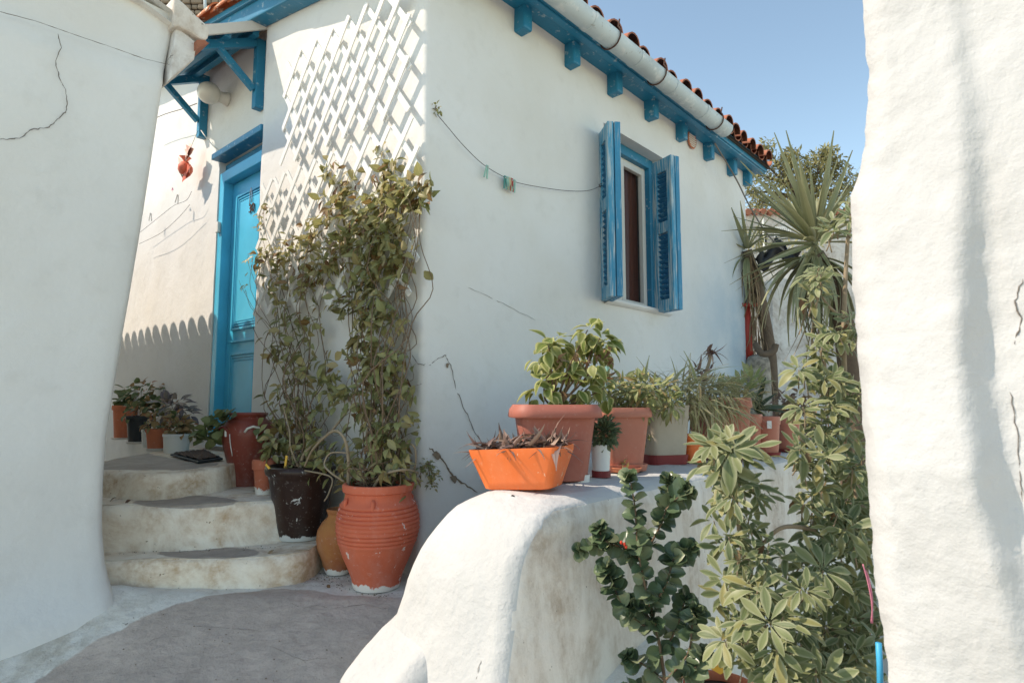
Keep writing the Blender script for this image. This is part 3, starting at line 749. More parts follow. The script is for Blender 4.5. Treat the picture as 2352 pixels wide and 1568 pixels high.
# unseen blocker added on the left, its top shaped to shade the path
lw = empty('shade_blocker', H(-3, .81, -1.45), 'unseen low wall added beside the near house to shade the path', 'house')
mb = MB(); prof = [(-1.985, .95), (-2.35, 1.05), (-2.9, 1.62), (-3.15, 1.78), (-4.2, 1.85)]
for (u0, z0), (u1, z1) in zip(prof, prof[1:]):
    mb.add([H(u0, .81, -1.45), H(u1, .81, -1.45), H(u1, .81, z1), H(u0, .81, z0), H(u0, 1.3, -1.45), H(u1, 1.3, -1.45), H(u1, 1.3, z1), H(u0, 1.3, z0)],
           [(0, 1, 2, 3), (5, 4, 7, 6), (3, 2, 6, 7), (1, 5, 6, 2), (4, 0, 3, 7)])
mb.shift(lw.location); mb.build('wall', M['wallL'], lw)  # body of the added blocker, no real wall

# ------------------------------------------------------------------ garden wall with rounded end and buttress
UE = [(-1.5, -.86), (-1.2, -.76), (-.972, -.678), (-.768, -.612), (-.635, -.588), (-.534, -.541), (-.439, -.443), (-.385, -.30)]
VR = [(-1.5, -1.27), (-.97, -1.22), (-.6, -1.195), (-.46, -1.19), (-.41, -1.165), (-.385, -1.10)]
VL = [(-1.5, -.50), (-.88, -.55), (-.716, -.586), (-.586, -.636), (-.46, -.68), (-.41, -.72), (-.385, -.78)]
levels = [-1.5+.06*i for i in range(16)]+[-.56, -.51, -.47, -.44, -.42, -.405, -.395, -.388, -.385]
rows = []; nb_ = 44
for z in levels:
    ue, vr, vl = interp(UE, z), interp(VR, z), interp(VL, z); pts = []
    far_u = 5.2
    left = [far_u-(far_u-ue-.10)*(k/nb_)**.8 for k in range(nb_)]
    ins = sm(-.44, -.385, z)*.05
    for u in left: pts.append((u, vl+(-.01-vl)*sm(.34, .60, u)))
    for k in range(9): a = math.pi/2*k/8; r = .12; pts.append((ue+r-r*math.sin(a), vl-r+r*math.cos(a)))
    for k in range(1, 10): pts.append((ue-.02*math.sin(math.pi*k/10), vl-.12+(vr+.07-vl+.12)*k/10))
    for k in range(9): a = math.pi/2*k/8; r = .07; pts.append((ue+r-r*math.cos(a), vr+r-r*math.sin(a)))
    for u in left[::-1]: pts.append((u+.02, vr-.055*max(0, u)))
    row = []
    for u, v in pts:
        p = H(u, v, z+.012*max(0, u)*sm(-1.2, -.5, z)); k = nz(p, 2.3)*.014+nz(p, 8)*.006+nz(p, 22)*.003
        n_ = Vector((0, 0, 1)) if z > -.40 else (-WD if u < -.25 else -LD)
        row.append(p+n_*k)
    rows.append(row)
n = len(rows[0]); topr = rows[-1]
mb = MB().grid(rows)
b0 = (len(rows)-1)*n; m2 = n//2
rows2 = []                                                    # close the top, left side to right side
for i in range(m2):
    A, B_ = topr[i], topr[n-1-i]
    rows2.append([A.lerp(B_, k/8)+Vector((0, 0, .006*math.sin(math.pi*k/8)+(.008*nz(A.lerp(B_, k/8), 4) if 0 < k < 8 else 0))) for k in range(9)])
mb.grid(rows2)
gw = empty('garden_wall', H(-.6, -.9, -1.1), 'white rounded garden wall end with a planter ledge running along the house', 'wall')
mb.shift(gw.location); g = mb.build('wall', M['garden'], gw, smooth=True)
bm = bmesh.new(); bm.from_mesh(g.data); bmesh.ops.remove_doubles(bm, verts=bm.verts, dist=.0005); bm.normal_update(); bmesh.ops.recalc_face_normals(bm, faces=bm.faces); bm.to_mesh(g.data); bm.free()
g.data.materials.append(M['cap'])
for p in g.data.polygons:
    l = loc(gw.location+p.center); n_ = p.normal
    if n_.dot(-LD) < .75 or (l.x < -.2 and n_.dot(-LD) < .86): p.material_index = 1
def capt(x, y):
    best = None
    for uu in [-.75+.005*k for k in range(100)]:
        q = on_u(x, y, uu); e = abs(interp(UE, q.z)-uu)
        if best is None or e < best[0]: best = (e, q)
    return best[1]
gw.matrix_basis = Matrix.Translation(gw.location)
for i, pts in enumerate(([(1085, 1250), (1078, 1300), (1090, 1345), (1082, 1400)], [(1110, 1440), (1098, 1480), (1106, 1520), (1095, 1560)], [(1040, 1330), (1030, 1370), (1036, 1400)])):
    crack([capt(*p)-WD*.004 for p in pts], .0012, gw, 50+i, amp=.006)
# buttress: low spur of the wall running down to the path
rows = []
for i in range(22):
    t = i/21; u = -.45-.47*t; zt = -.80-.20*t-.10*t**3-.10*sm(.8, 1, t); vm, hw = -.70-.02*t, (.165-.01*t)*(math.sqrt(max(0.02, 1-((t-.72)/.285)**2)) if t > .72 else 1); row = []
    for k in range(25):
        a = math.pi*k/24; cx_, sx_ = math.cos(a), math.sin(a); e = .22
        v = vm-hw*math.copysign(abs(cx_)**e, cx_)*-1; z = -1.45+(zt+1.45)*abs(sx_)**.14
        v += (.05*(1-abs(sx_)))*math.copysign(1, v-vm)
        p = H(u, v, z); row.append(p+Vector((nz(p, 4)*.008+nz(p, 14)*.006, 0, nz(p, 9)*.008)))
    rows.append(row)
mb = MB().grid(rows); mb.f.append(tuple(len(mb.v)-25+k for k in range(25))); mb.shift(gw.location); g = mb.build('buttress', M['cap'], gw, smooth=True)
bm = bmesh.new(); bm.from_mesh(g.data); bmesh.ops.recalc_face_normals(bm, faces=bm.faces); bm.to_mesh(g.data); bm.free()

# ------------------------------------------------------------------ rough wall in the right foreground
bw = empty('boundary_wall', (.9, 1.45, -1.4), 'rough sunlit white wall with cracks and a ridge filling the right edge', 'wall')
BD = Vector((.72, -.69, 0)).normalized(); BN = Vector((-BD.y, BD.x, 0))*-1                 # along the wall, outward (to camera-left)
BO = Vector((.853, 1.47, 0))
redge = [(-1.45, .09), (-.75, .020), (-.62, .008), (-.35, -.006), (.0, -.012), (.3, -.018), (.5, -.012), (.60, .022), (.8, .042), (1.05, .04)]
def bpt(s, z, off): return BO+BD*s+BN*off+Vector((0, 0, z))
def on_b(x, y): r = ray(x, y); return r*(BO.dot(BN)/r.dot(BN))
ridge = [((on_b(x, y)-BO).dot(BD), on_b(x, y).z) for x, y in [(2190, -60), (2200, 130), (2215, 250), (2222, 420), (2215, 620), (2215, 820), (2240, 1000), (2260, 1150), (2300, 1290), (2330, 1420)]]
rt = sorted((z, s_) for s_, z in ridge)
rows = []
for j in range(130):
    z = -1.45+2.50*j/129; e = interp(redge, z)+.007*nz((0, 0, z), 6)+.005*nz((1, 0, z), 24)+.003*nz((2, 0, z), 60); row = []
    for k in range(8, 0, -1): row.append(bpt(e+.05+.004*k*k, z, -.05-.06*k))                  # hidden return of the end
    for k in range(7): a = math.pi/2*k/6; row.append(bpt(e+.045-.045*math.sin(a), z, -.045+.045*math.cos(a)) if False else bpt(e+.045*(1-math.sin(a*1.0+0)) if k else e+.045, z, -.045*(1-math.sin(a)) if False else -.05+.05*k/6))
    sr = interp(rt, z)
    for k in range(1, 71):
        s_ = e+.045+.95*(k/70)**1.15; d = s_-sr; amp = sm(-.72, -.45, z)
        dep = interp([(-.6, .0), (-.45, .03), (-.15, .085), (.2, .06), (.55, .03), (.9, .012)], z); off = dep*math.exp(-(max(0, -d)/.30)**2)*(1-sm(-.012, .03+.35*dep, d))
        p = bpt(s_, z, 0); off += .006*nz(p, 4)+.0035*nz(p, 13)+.0022*nz(p, 31)+.0014*nz(p, 70)
        row.append(bpt(s_, z, off))
    rows.append([p+BN*.006*nz(p, 40) if i < 16 else p for i, p in enumerate(rows and row or row)])
mb = MB().grid(rows); mb.shift(bw.location); mb.build('wall', M['rough'], bw, smooth=True)
cp = MB(); cp.grid([[bpt(.03+.9*k/10, z, o_) for k in range(11)] for z, o_ in ((1.03, -.2), (1.03, .015), (1.045, .022), (1.2, .02), (1.2, -.2))]); cp.shift(bw.location); cp.build('coping', M['old'], bw, smooth=False)
bw.matrix_basis = Matrix.Translation(bw.location)
for i, (pts, r_) in enumerate([([(2120, 640), (2130, 700), (2118, 760), (2105, 790)], .0022), ([(2350, 640), (2330, 690), (2345, 740), (2330, 790)], .0035),
                               ([(2240, 950), (2260, 1080), (2275, 1180), (2290, 1260)], .003), ([(2150, 560), (2180, 580), (2205, 582)], .0015),
                               ([(2140, 880), (2150, 980), (2155, 1100)], .0012), ([(2320, 900), (2335, 980), (2345, 1100), (2350, 1150)], .002)]):
    crack([on_b(*p)+BN*.004 for p in pts], r_*.5, bw, 30+i, amp=.004)

# ------------------------------------------------------------------ leaf kit
def leaf_mesh(name, mat, wid=.42, n=5, curl=.25, fold=.18, tip=.0, shape='leaf', twist=0.):
    mb = MB(); rows = []; ed = []
    for j in range(n+1):
        t = j/n
        if shape == 'leaf': w_ = wid*.5*(math.sin(math.pi*min(1, t*.96+.02)**.8))*(1-.15*t)
        elif shape == 'round': w_ = wid*.5*math.sqrt(max(0.0, 1-(2*t-1)**2))+.02
        elif shape == 'obov': w_ = wid*.5*math.sin(math.pi*(t*.93+.03)**1.35)
        elif shape == 'sword': w_ = wid*.5*min(1, .55+1.6*t)*(1-t**2.2)
        elif shape == 'blade': w_ = wid*.5*(1-t**1.6)
        else: w_ = wid*.5
        w_ = max(w_, .006)
        y = t; z = -curl*t*t; a = twist*t
        rows.append([Vector((s_*w_*math.cos(a), y*(1-.25*abs(curl)*t), z+abs(s_)*w_*fold*2+s_*w_*math.sin(a))) for s_ in (-1, -.5, 0, .5, 1)])
        ed += [1, .5, 0, .5, 1]
        if j in (0, n): ed[-5:] = [1, .6, .3, .6, 1]
    mb.grid(rows); me = mb.mesh(name, mat, True)
    me.attributes.new('edge', 'FLOAT', 'POINT').data.foreach_set('value', ed)
    return me
def LV(mat, wid, curls, shape='leaf', n=5, fold=.16): return [leaf_mesh('leaf', M[mat], wid, n, c, fold, shape=shape, twist=tw) for c, tw in curls]
def frame(d, nrm, roll=0):
    d = Vector(d).normalized(); x = d.cross(Vector(nrm)); x = x.normalized() if x.length > 1e-3 else d.orthogonal().normalized()
    z = x.cross(d); m = Matrix((x, d, z)).transposed().to_4x4()
    return m @ Matrix.Rotation(roll, 4, 'Y')
def mat_at(p, d, nrm, s, sx=1., roll=0): return Matrix.Translation(p) @ frame(d, nrm, roll) @ Matrix.Diagonal((s*sx, s, s, 1))
def put_leaves(root, items, limit=300, name='leaf'):
    """items: (mesh, world matrix); the largest in view become leaf objects, the rest one mass"""
    off = Matrix.Translation(root.location).inverted()
    items = sorted(items, key=lambda it: it[1].translation.length/ it[1].to_scale().y)
    for me, mx in items[:limit]:
        o = bpy.data.objects.new(name, me); COL.objects.link(o); o.parent = root; o.matrix_basis = off @ mx
    rest = items[limit:]
    if rest:
        vs, fs, ed, base = [], [], [], 0; mats = []; mi = []
        for me, mx in rest:
            n = len(me.vertices); co = np.empty(n*3); me.vertices.foreach_get('co', co); co = co.reshape(-1, 3)
            A = np.array(off @ mx); vs.append(co @ A[:3, :3].T+A[:3, 3])
            if me.materials[0] not in mats: mats.append(me.materials[0])
            fs += [tuple(i+base for i in p.vertices) for p in me.polygons]; mi += [mats.index(me.materials[0])]*len(me.polygons)
            e = np.empty(n); me.attributes['edge'].data.foreach_get('value', e); ed.append(e); base += n
        me = bpy.data.meshes.new('foliage'); me.from_pydata(np.concatenate(vs).tolist(), [], fs); [me.materials.append(m_) for m_ in mats]; me.polygons.foreach_set('material_index', mi); me.shade_smooth()
        me.attributes.new('edge', 'FLOAT', 'POINT').data.foreach_set('value', np.concatenate(ed))
        o = bpy.data.objects.new('foliage', me); COL.objects.link(o); o.parent = root; o['kind'] = 'stuff'
def rv(r=R): 
    while True:
        v = Vector((r.uniform(-1, 1), r.uniform(-1, 1), r.uniform(-1, 1)))
        if .05 < v.length < 1: return v
def stems(root, lst, mat='stem', name='stem', n=5):
    for pts, r0, r1 in lst:
        N = len(pts); MB().tube([Vector(p)-root.location for p in pts], [r0+(r1-r0)*i/(N-1) for i in range(N)], n).build(name, M[mat], root, smooth=True)
UP = Vector((0, 0, 1))

# ------------------------------------------------------------------ pots
def lathe_pot(name, label, p, prof, mat, cat='pot', group=None, soil=None, wob=.02, rot=0, n=40, seed=0):
    t = empty(name, p, label, cat, group, rz=rot)
    pr = [(0.001, 0)]+list(prof); rt_, zt_ = prof[-1]
    pr += [(rt_*.93, zt_+.002), (rt_*.88, zt_-.012), (rt_*.84, zt_-.07), (rt_*.5, zt_-.075)]
    b = MB().lathe(pr, n, wob=wob, seed=seed).build('body', M[mat], t, smooth=True); autosmooth(b, 50)
    sz = zt_-(soil if soil else .03)
    mb = MB(); mb.lathe([(.001, sz+.006), (rt_*.45, sz+.01*R.random()), (rt_*.87, sz-.004)], 20, wob=.05); mb.build('soil', M['soil'], t, smooth=True)
    return t
# large ribbed pithos
s_ = 3.14/1400
pr = [(52, 0), (55, 8), (57, 22), (66, 45), (78, 72), (86, 95)]
for i in range(10):
    h = 98+i*9.2; r_ = interp([(98, 87), (125, 93), (150, 93), (175, 87), (190, 81)], h); pr += [(r_, h), (r_+2.6, h+3), (r_+2.6, h+6), (r_, h+9)]
pr += [(78, 196), (75, 206), (76, 214), (81, 217), (82, 229), (80, 233)]
pp = on_z(870, 1335, -.95); pu = loc(pp); pp = H(-.245, .045, -.95)
pithos = lathe_pot('jar', 'big ribbed terracotta jar with flaking white paint, nearest the rounded wall', pp, [(a*s_, b*s_) for a, b in pr], 'pith', 'jar', soil=.02, wob=.015)
for a in (-1.5, -2.4, .6, 2.6):
    ln = MB(); d = Vector((math.cos(a-ANG*0), math.sin(a), 0)); rr = 79*s_
    ln.tube([d*(rr+.001)+Vector((0, 0, 205*s_)), d*(rr+.012)+Vector((0, 0, 196*s_)), d*(rr+.012)+Vector((0, 0, 186*s_)), d*(rr+.006)+Vector((0, 0, 176*s_))], [.006, .011, .009, .005], 8).build('lug', M['pith'], pithos, smooth=True)
# dark glazed pot
s_ = 3.68/1400; pp = on_z(688, 1234, -.803); dp = pp
dark = lathe_pot('flowerpot', 'large dark brown glazed pot with white paint scrapes on the middle step', pp+Vector((0, .01, 0)), [(a*s_, b*s_) for a, b in [(48, 0), (50, 4), (51, 16), (58, 60), (66, 100), (72, 130), (74, 138), (79, 142), (81, 150), (79, 158), (75, 160)]], 'darkpot', soil=.025)
# tall oxblood jar
s_ = 4.19/1400; pp = on_z(565, 1114, -.571); jp = pp
jarT = lathe_pot('jar', 'tall oxblood glazed jar with white drips beside the door', pp, [(a*s_, b*s_) for a, b in [(30, 0), (31, 6), (36, 30), (45, 65), (53, 92), (57, 110), (58, 122), (54, 136), (44, 146), (37, 150), (36, 153), (40, 157), (42, 160), (41, 163)]], 'jar', 'jar', soil=.05)
for k, a in enumerate((-2.25, -1.0)):
    hb = MB(); d = Vector((math.cos(a), math.sin(a), 0)); t_ = Vector((-d.y, d.x, 0))
    hb.tube([(d*(56*s_)+t_*.05+Vector((0, 0, 124*s_))), d*(60*s_)+t_*.035+Vector((0, 0, 131*s_)), d*(59*s_)+Vector((0, 0, 134*s_)), d*(60*s_)-t_*.035+Vector((0, 0, 130*s_)), d*(56*s_)-t_*.05+Vector((0, 0, 122*s_))], .008, 8).build('handle', M['wframe' if k else 'jar'], jarT, smooth=True)
drip = MB()
for a, z0, z1, r_ in ((-2.05, 128, 112, .007), (-1.85, 118, 70, .003), (-.85, 120, 108, .006)):
    d = Vector((math.cos(a), math.sin(a), 0)); drip.tube([d*(interp([(70, 47.5), (92, 54.2), (110, 58), (122, 58.8), (130, 57.5)], z)*s_+.001)+Vector((0, 0, z*s_)) for z in np.linspace(z0, z1, 6)], r_, 6)
drip.build('paint_drip', M['white'], jarT, smooth=True)
# small terracotta behind, ochre jug
s_ = 3.95/1400; pp = on_z(606, 1134, -.571)
smallt = lathe_pot('flowerpot', 'small chipped terracotta pot wedged between tall jar and dark pot', pp, [(a*s_, b*s_) for a, b in [(17, 0), (18, 5), (22, 45), (23, 53), (26, 54), (27, 72), (25, 75)]], 'terraw')
s_ = 3.45/1400; pp = on_z(776, 1314, -.95); jugp = pp
jug = lathe_pot('jug', 'small round ochre clay jug leaning behind the big ribbed jar', pp, [(a*s_, b*s_) for a, b in [(26, 0), (30, 8), (36, 30), (46, 55), (49, 75), (47, 95), (38, 112), (27, 122), (25, 128), (27, 134), (29, 138), (28, 141)]], 'jug', 'jug')
# group of pots by the wall left of the door
def on_land(x, y): return on_z(x, y, -.42)
def taper(r0, r1, h, s_, rim=.14): return [(r0*s_, 0), (r0*s_*1.02, h*s_*.05), ((r0+(r1-r0)*.8)*s_*.98, h*s_*(1-rim)), (r1*s_*.99, h*s_*(1-rim)+.001), (r1*s_*1.02, h*s_*(1-rim*.5)), (r1*s_, h*s_)]
spec = [('terracotta pot on a saucer, farthest left beside the near wall corner', 288, 1008, 22, 30, 76, 'terra', True), ('charcoal plastic pot second along the white wall', 318, 1018, 20, 28, 62, 'black', True),
        ('small white plastic cup pot half hidden in the row', 340, 1027, 12, 15, 40, 'white', False), ('small terracotta pot with rusty leaves in the row by the wall', 360, 1034, 18, 25, 48, 'terra', True),
        ('round white pot nearest the doormat', 405, 1039, 25, 29, 42, 'white', False)]
potsL = []
for lab, x, y, r0, r1, h, m_, sauc in spec:
    p = on_land(x, y); s_ = p.y/1400
    t = lathe_pot('flowerpot', lab, p, taper(r0, r1, h, s_), m_, group='pots along the wall left of the door', n=28)
    if sauc: MB().lathe([(.001, 0), (r0*1.1*s_, 0), (r0*1.35*s_, .02), (r0*1.3*s_, .022), (r0*1.05*s_, .008), (.001, .008)], 24).build('saucer', M['terraw'], t, smooth=True)
    potsL.append((p, s_, r1, h))

# troughs on the ledge
def ledge_z(u): return -.378+.012*max(0, u)
def trough(name, label, p, yaw, L_, W_, Ht, mat, rim=.03, rim_h=.05, bot=.82, rc=.05, cat='planter', base=None, tilt=0., group=None, lip_mat=None):
    t = empty(name, p, label, cat, group); t.rotation_euler = (0, tilt, yaw)
    def ring(l, w_, z, r):
        r = min(r, w_/2-.001, l/2-.001); out = []
        for cx_, cy_, a0 in ((l/2-r, w_/2-r, 0), (-l/2+r, w_/2-r, 90), (-l/2+r, -w_/2+r, 180), (l/2-r, -w_/2+r, 270)):
            for k in range(6): a = math.radians(a0+90*k/5); out.append(Vector((cx_+r*math.cos(a), cy_+r*math.sin(a), z)))
        return out
    hb = Ht-rim_h; rows = [ring(L_*bot*.9, W_*bot*.9, .004, rc), ring(L_*bot, W_*bot, 0.010, rc)]
    rows += [ring(L_*(bot+(1-bot)*k/5), W_*(bot+(1-bot)*k/5), .010+(hb-.010)*k/5, rc) for k in range(1, 6)]
    if rim: rows += [ring(L_+2*rim*.9, W_+2*rim*.9, hb-.001, rc+rim), ring(L_+2*rim, W_+2*rim, hb+.006, rc+rim), ring(L_+2*rim*.85, W_+2*rim*.85, hb+rim_h*.6, rc+rim*.9), ring(L_+rim*.7, W_+rim*.7, Ht, rc+rim*.5)]
    else: rows += [ring(L_+.004, W_+.004, Ht, rc)]
    rows += [ring(L_-.012, W_-.012, Ht-.001, rc), ring(L_-.03, W_-.03, Ht-.05, rc), ring(L_*.6, W_*.6, Ht-.05, rc)]
    mb = MB().grid(rows, close=True); mb.f.append(tuple(range(24))[::-1]); b = mb.build('body', M[mat], t, smooth=True); autosmooth(b, 45)
    sr = ring(L_-.02, W_-.02, Ht-.03, rc); mb = MB().add(sr+[Vector((0, 0, Ht-.015))], [(i, (i+1) % 24, 24) for i in range(24)]); mb.build('soil', M['soil'], t)
    if base:
        bm_, bh, bs = base; q = [ring(L_*bot*bs, W_*bot*bs, 0, rc), ring(L_*bot*bs*1.06, W_*bot*bs*1.06, bh, rc), ring(L_*bot*bs*.98, W_*bot*bs*.98, bh, rc), ring(L_*bot*.8, W_*bot*.8, bh*.5, rc)]
        mb = MB().grid(q, close=True); mb.f.append(tuple(range(24))[::-1]); mb.f.append(tuple(72+i for i in range(24))); mb.build('saucer', M[bm_], t)
    return t
def ledge(x, y, back=0.):
    z = -.39
    for _ in range(6): p = on_z(x, y, z); z = ledge_z(loc(p).x)
    d = Vector((p.x, p.y, 0)).normalized(); return Vector((p.x, p.y, z))+d*back
pO = ledge(1203, 1128, .085); tO = trough('planter', 'bright orange plastic planter of shrivelled succulents at the wall end', pO, math.radians(-24), .42, .23, .178, 'orange', rim=0, rim_h=.02, bot=.74, rc=.035, tilt=math.radians(-3.5))
pA = ledge(1274, 1112, .13); trough('planter', 'big brick red trough with a wide lip behind the orange planter', pA, math.radians(8), .36, .26, .36, 'plast', rim=.035, rim_h=.06, bot=.8, rc=.06)
pB = ledge(1425, 1084, .12); trough('planter', 'brick red trough on a pale saucer, between white cup and cream planter', pB, math.radians(18), .265, .22, .335, 'plastp', rim=.02, rim_h=.05, bot=.78, rc=.04, base=('plastp', .035, 1.15))
pC_ = ledge(1523, 1068, .12); trough('planter', 'cream planter with a maroon base under trailing grass', pC_, math.radians(16), .275, .22, .34, 'cream', rim=.0, rim_h=.03, bot=.84, rc=.05, base=('maroon', .055, 1.06))
pD = ledge(1655, 1058, .13); trough('planter', 'square brick red planter behind the spider plant', pD, math.radians(20), .30, .26, .38, 'plastp', rim=.012, rim_h=.06, bot=.85, rc=.03)
for x, y, r0, r1, h, lab in ((1722, 1047, 22, 30, 92, 'brick red pot in the shade at the corner of the square planter'), (1764, 1046, 22, 29, 86, 'brick red pot with one white paint chip'), (1812, 1038, 20, 27, 74, 'farthest brick red pot under dried curled leaves')):
    p = ledge(x, y, .07); s_ = p.y/1400
    t = lathe_pot('flowerpot', lab, p, taper(r0, r1, h, s_, .2), 'plastp', group='brick red pots at the far end of the ledge', n=28)
    MB().lathe([(.001, 0), (r0*1.15*s_, 0), (r0*1.3*s_, .02), (r0*1.1*s_, .01), (.001, .01)], 20).build('saucer', M['maroon'], t)
    if 'chip' in lab: MB().box((-.02, -.088, .2), (.03, .006, .05)).build('paint_chip', M['white'], t, bevel=.002)
pq = ledge(1594, 1062, .04); orp = lathe_pot('flowerpot', 'small bright orange pot half hidden behind the pale leafy shrub', pq, taper(20, 24, 62, pq.y/1400, .2), 'orange', n=24)
pc = ledge(1381, 1098, .05); s_ = pc.y/1400
cup = lathe_pot('flowerpot', 'little white cup with a ball shaped succulent', pc, [(19*s_, .0), (20*s_, 10*s_), (19*s_, 14*s_), (21*s_, 45*s_), (22*s_, 72*s_)], 'white', n=28)
MB().lathe([(.001, .0), (21.5*s_, .001), (21.5*s_, 15*s_), (.001, 15*s_)], 28).build('red_base', M['maroon'], cup)
pw_ = ledge(1332, 1108, .05); s_ = pw_.y/1400
tag(MB().lathe([(.001, 0), (22*s_, 0), (23*s_, 16*s_), (21*s_, 16*s_), (20*s_, 6*s_), (.001, 6*s_)], 28).build('dish', M['white'], None), 'shallow whitish dish under the big brick red trough', 'dish').location = pw_
p = ledge(1437, 1080, -.05); tag(MB().lathe([(.001, 0), (.07, 0), (.085, .022), (.08, .024), (.066, .008), (.001, .008)], 28).build('saucer', M['terra2'], None), 'pale clay saucer with a fallen sprig in front of the brick trough', 'saucer').location = p
pSprig = p

# ------------------------------------------------------------------ trellis on the gable
def lattice(label, v0, v1, z0, z1, sp, lean, u0=-.052):
    t = empty('trellis', H(u0, (v0+v1)/2, z0), label, 'trellis', 'white lattice trellises on the gable'); ta = math.tan(math.radians(51.5))
    for fam, uo in ((1, -.006), (-1, .006)):
        hgt = (z1-z0)/ta; v = v0-hgt
        while v < v1+hgt:
            # strip from (a, z0) to (b, z1)
            a, b = (v+hgt, v) if fam == 1 else (v, v+hgt)
            za, zb = z0, z1
            def clip(a, za, b, zb):
                for lo, side in ((v0, 0), (v1, 1)):
                    f = (lambda q: q >= lo) if side == 0 else (lambda q: q <= lo)
                    if f(a) and f(b): continue
                    if not f(a) and not f(b): return None
                    k = (lo-a)/(b-a); m = (lo, za+(zb-za)*k)
                    if f(a): b, zb = m
                    else: a, za = m
                return a, za, b, zb
            c = clip(a, za, b, zb)
            if c and math.hypot(c[0]-c[2], c[1]-c[3]) > .12:
                d = Vector((0, c[2]-c[0], c[3]-c[1])).normalized()*.035
                A = Vector((uo, c[0], c[1]))-d; B_ = Vector((uo, c[2], c[3]))+d
                A.z += lean*(A.y-v0); B_.z += lean*(B_.y-v0); j = R.uniform(-.004, .004); A.x += j+.012*nz(A, 3); B_.x += .012*nz(B_, 3)
                Aw = HC+WD*(u0+A.x)+LD*A.y+UP*A.z; Bw = HC+WD*(u0+B_.x)+LD*B_.y+UP*B_.z
                MB().beam(Aw-t.location, Bw-t.location,   .009, .037, up=LD*d.z-UP*d.y).build('strip', M['lattice'], t)
            v += sp
    return t
lattice('white wooden lattice above, the bare upper of the two', .10, 1.56, 1.72, 2.50, .21, .03, -.066)
lattice('white wooden lattice below, half buried in the climbing plant', .0, 1.90, .62, 1.60, .21, .03, -.068)

# ------------------------------------------------------------------ climbing vines
VM = LV('vine', .60, [(.25, .2), (.4, -.3), (.1, .1), (-.15, 0), (.5, .5)], n=4)
VD = LV('vined', .60, [(.25, .2), (.4, -.3), (.1, .1), (.5, .4)], n=4)
DR = LV('dry', .40, [(.6, .8), (.9, -.9), (.4, .6)], n=4)
def vine(root, regions, base, nst, seed, meshes, matfun, rsz=(.058, .092), limit=300):
    r = random.Random(seed); items = []
    cent = []
    for x, y, sp, n, off in regions:
        n = int(n*1.55)
        c = on_u(x, y, -off); sc = (c.y)/1400; cent.append((c, sp*sc, off))
        for k in range(n):
            d = Vector((r.gauss(0, .5), 0, r.gauss(0, .55)))
            p = c+LD*(d.x*sp*sc*1.6)+UP*(d.z*sp*sc)-WD*(r.uniform(-.5, .7)*min(off-.03, .16))
            out = (-WD*.6-UP*.35+rv(r)*.9+LD*.2*math.copysign(1, d.x)).normalized(); nrm = (SUN*.5+UP*.2-WD*.8+rv(r)*.65)
            s_ = r.uniform(*rsz)*(.8 if n < 15 else 1)
            ms = matfun(p, r); items.append((r.choice(ms), mat_at(p, out, nrm, s_, r.uniform(.8, 1.15), r.uniform(-.4, .4))))
    sl = []
    for i in range(nst):
        c, sp, off = cent[int(r.random()**.8*len(cent))]
        a = base+Vector((r.uniform(-.09, .09), r.uniform(-.09, .09), 0)); b = c+rv(r)*sp
        m1 = a.lerp(b, .3)+rv(r)*.14-WD*.04; m2 = a.lerp(b, .65)+rv(r)*.13; m3 = a.lerp(b, .85)+rv(r)*.07
        b = Vector((b.x, b.y, max(b.z, a.z+.1)))
        sl.append((spline([a, a.lerp(b, .12)+rv(r)*.08, m1, a.lerp(b, .48)+rv(r)*.11, m2, m3, b, b+rv(r)*.09+UP*.03], 4), r.uniform(.0025, .005), .0012))
    stems(root, sl, 'stem'); put_leaves(root, items, limit)
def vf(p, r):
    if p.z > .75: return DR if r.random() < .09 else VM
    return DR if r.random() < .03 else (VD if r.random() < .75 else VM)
vr = empty('climbing_plant', pithos.location+UP*.52, 'dense olive leaved climber growing from the ribbed jar up the lattice', 'climbing plant')
regR = [(884, 350, 22, 7, .06), (893, 392, 32, 20, .07), (945, 445, 40, 48, .10), (975, 440, 22, 16, .10), (962, 470, 22, 16, .1), (885, 450, 42, 45, .08), (800, 420, 36, 22, .07), (760, 395, 22, 10, .06), (775, 470, 42, 40, .08),
        (830, 505, 50, 60, .10), (900, 520, 50, 66, .11), (862, 575, 56, 76, .12), (915, 600, 36, 40, .12), (790, 565, 46, 40, .10), (850, 655, 46, 60, .13), (880, 725, 40, 60, .14), (850, 795, 46, 62, .15),
        (882, 862, 40, 60, .16), (862, 935, 44, 60, .18), (898, 1000, 42, 48, .20), (850, 1060, 52, 60, .22), (905, 1075, 40, 30, .22), (938, 900, 18, 9, .14), (948, 965, 16, 8, .16), (925, 820, 20, 10, .14), (800, 700, 34, 26, .12), (800, 900, 34, 26, .15)]
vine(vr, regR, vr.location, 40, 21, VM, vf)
vl = empty('climbing_plant', dark.location+UP*.40, 'looser stemmy climber growing from the dark brown pot', 'climbing plant')
regL = [(612, 480, 18, 8, .06), (600, 520, 18, 6, .06), (605, 590, 28, 20, .08), (650, 585, 34, 26, .08), (700, 560, 40, 26, .09), (735, 520, 32, 18, .08), (640, 645, 42, 26, .10), (715, 640, 44, 36, .10), (760, 610, 40, 30, .10), (650, 725, 40, 22, .11),
        (715, 745, 46, 28, .12), (640, 805, 36, 20, .12), (700, 835, 46, 30, .13), (755, 880, 44, 34, .14), (665, 905, 42, 28, .15), (705, 960, 50, 40, .17), (660, 1015, 36, 34, .20), (735, 1020, 46, 40, .22), (640, 985, 24, 16, .2), (780, 1060, 34, 22, .22), (572, 600, 12, 4, .07), (560, 660, 10, 3, .07), (700, 1080, 30, 14, .25)]
vine(vl, regL, vl.location, 40, 22, VM, vf, (.055, .088))
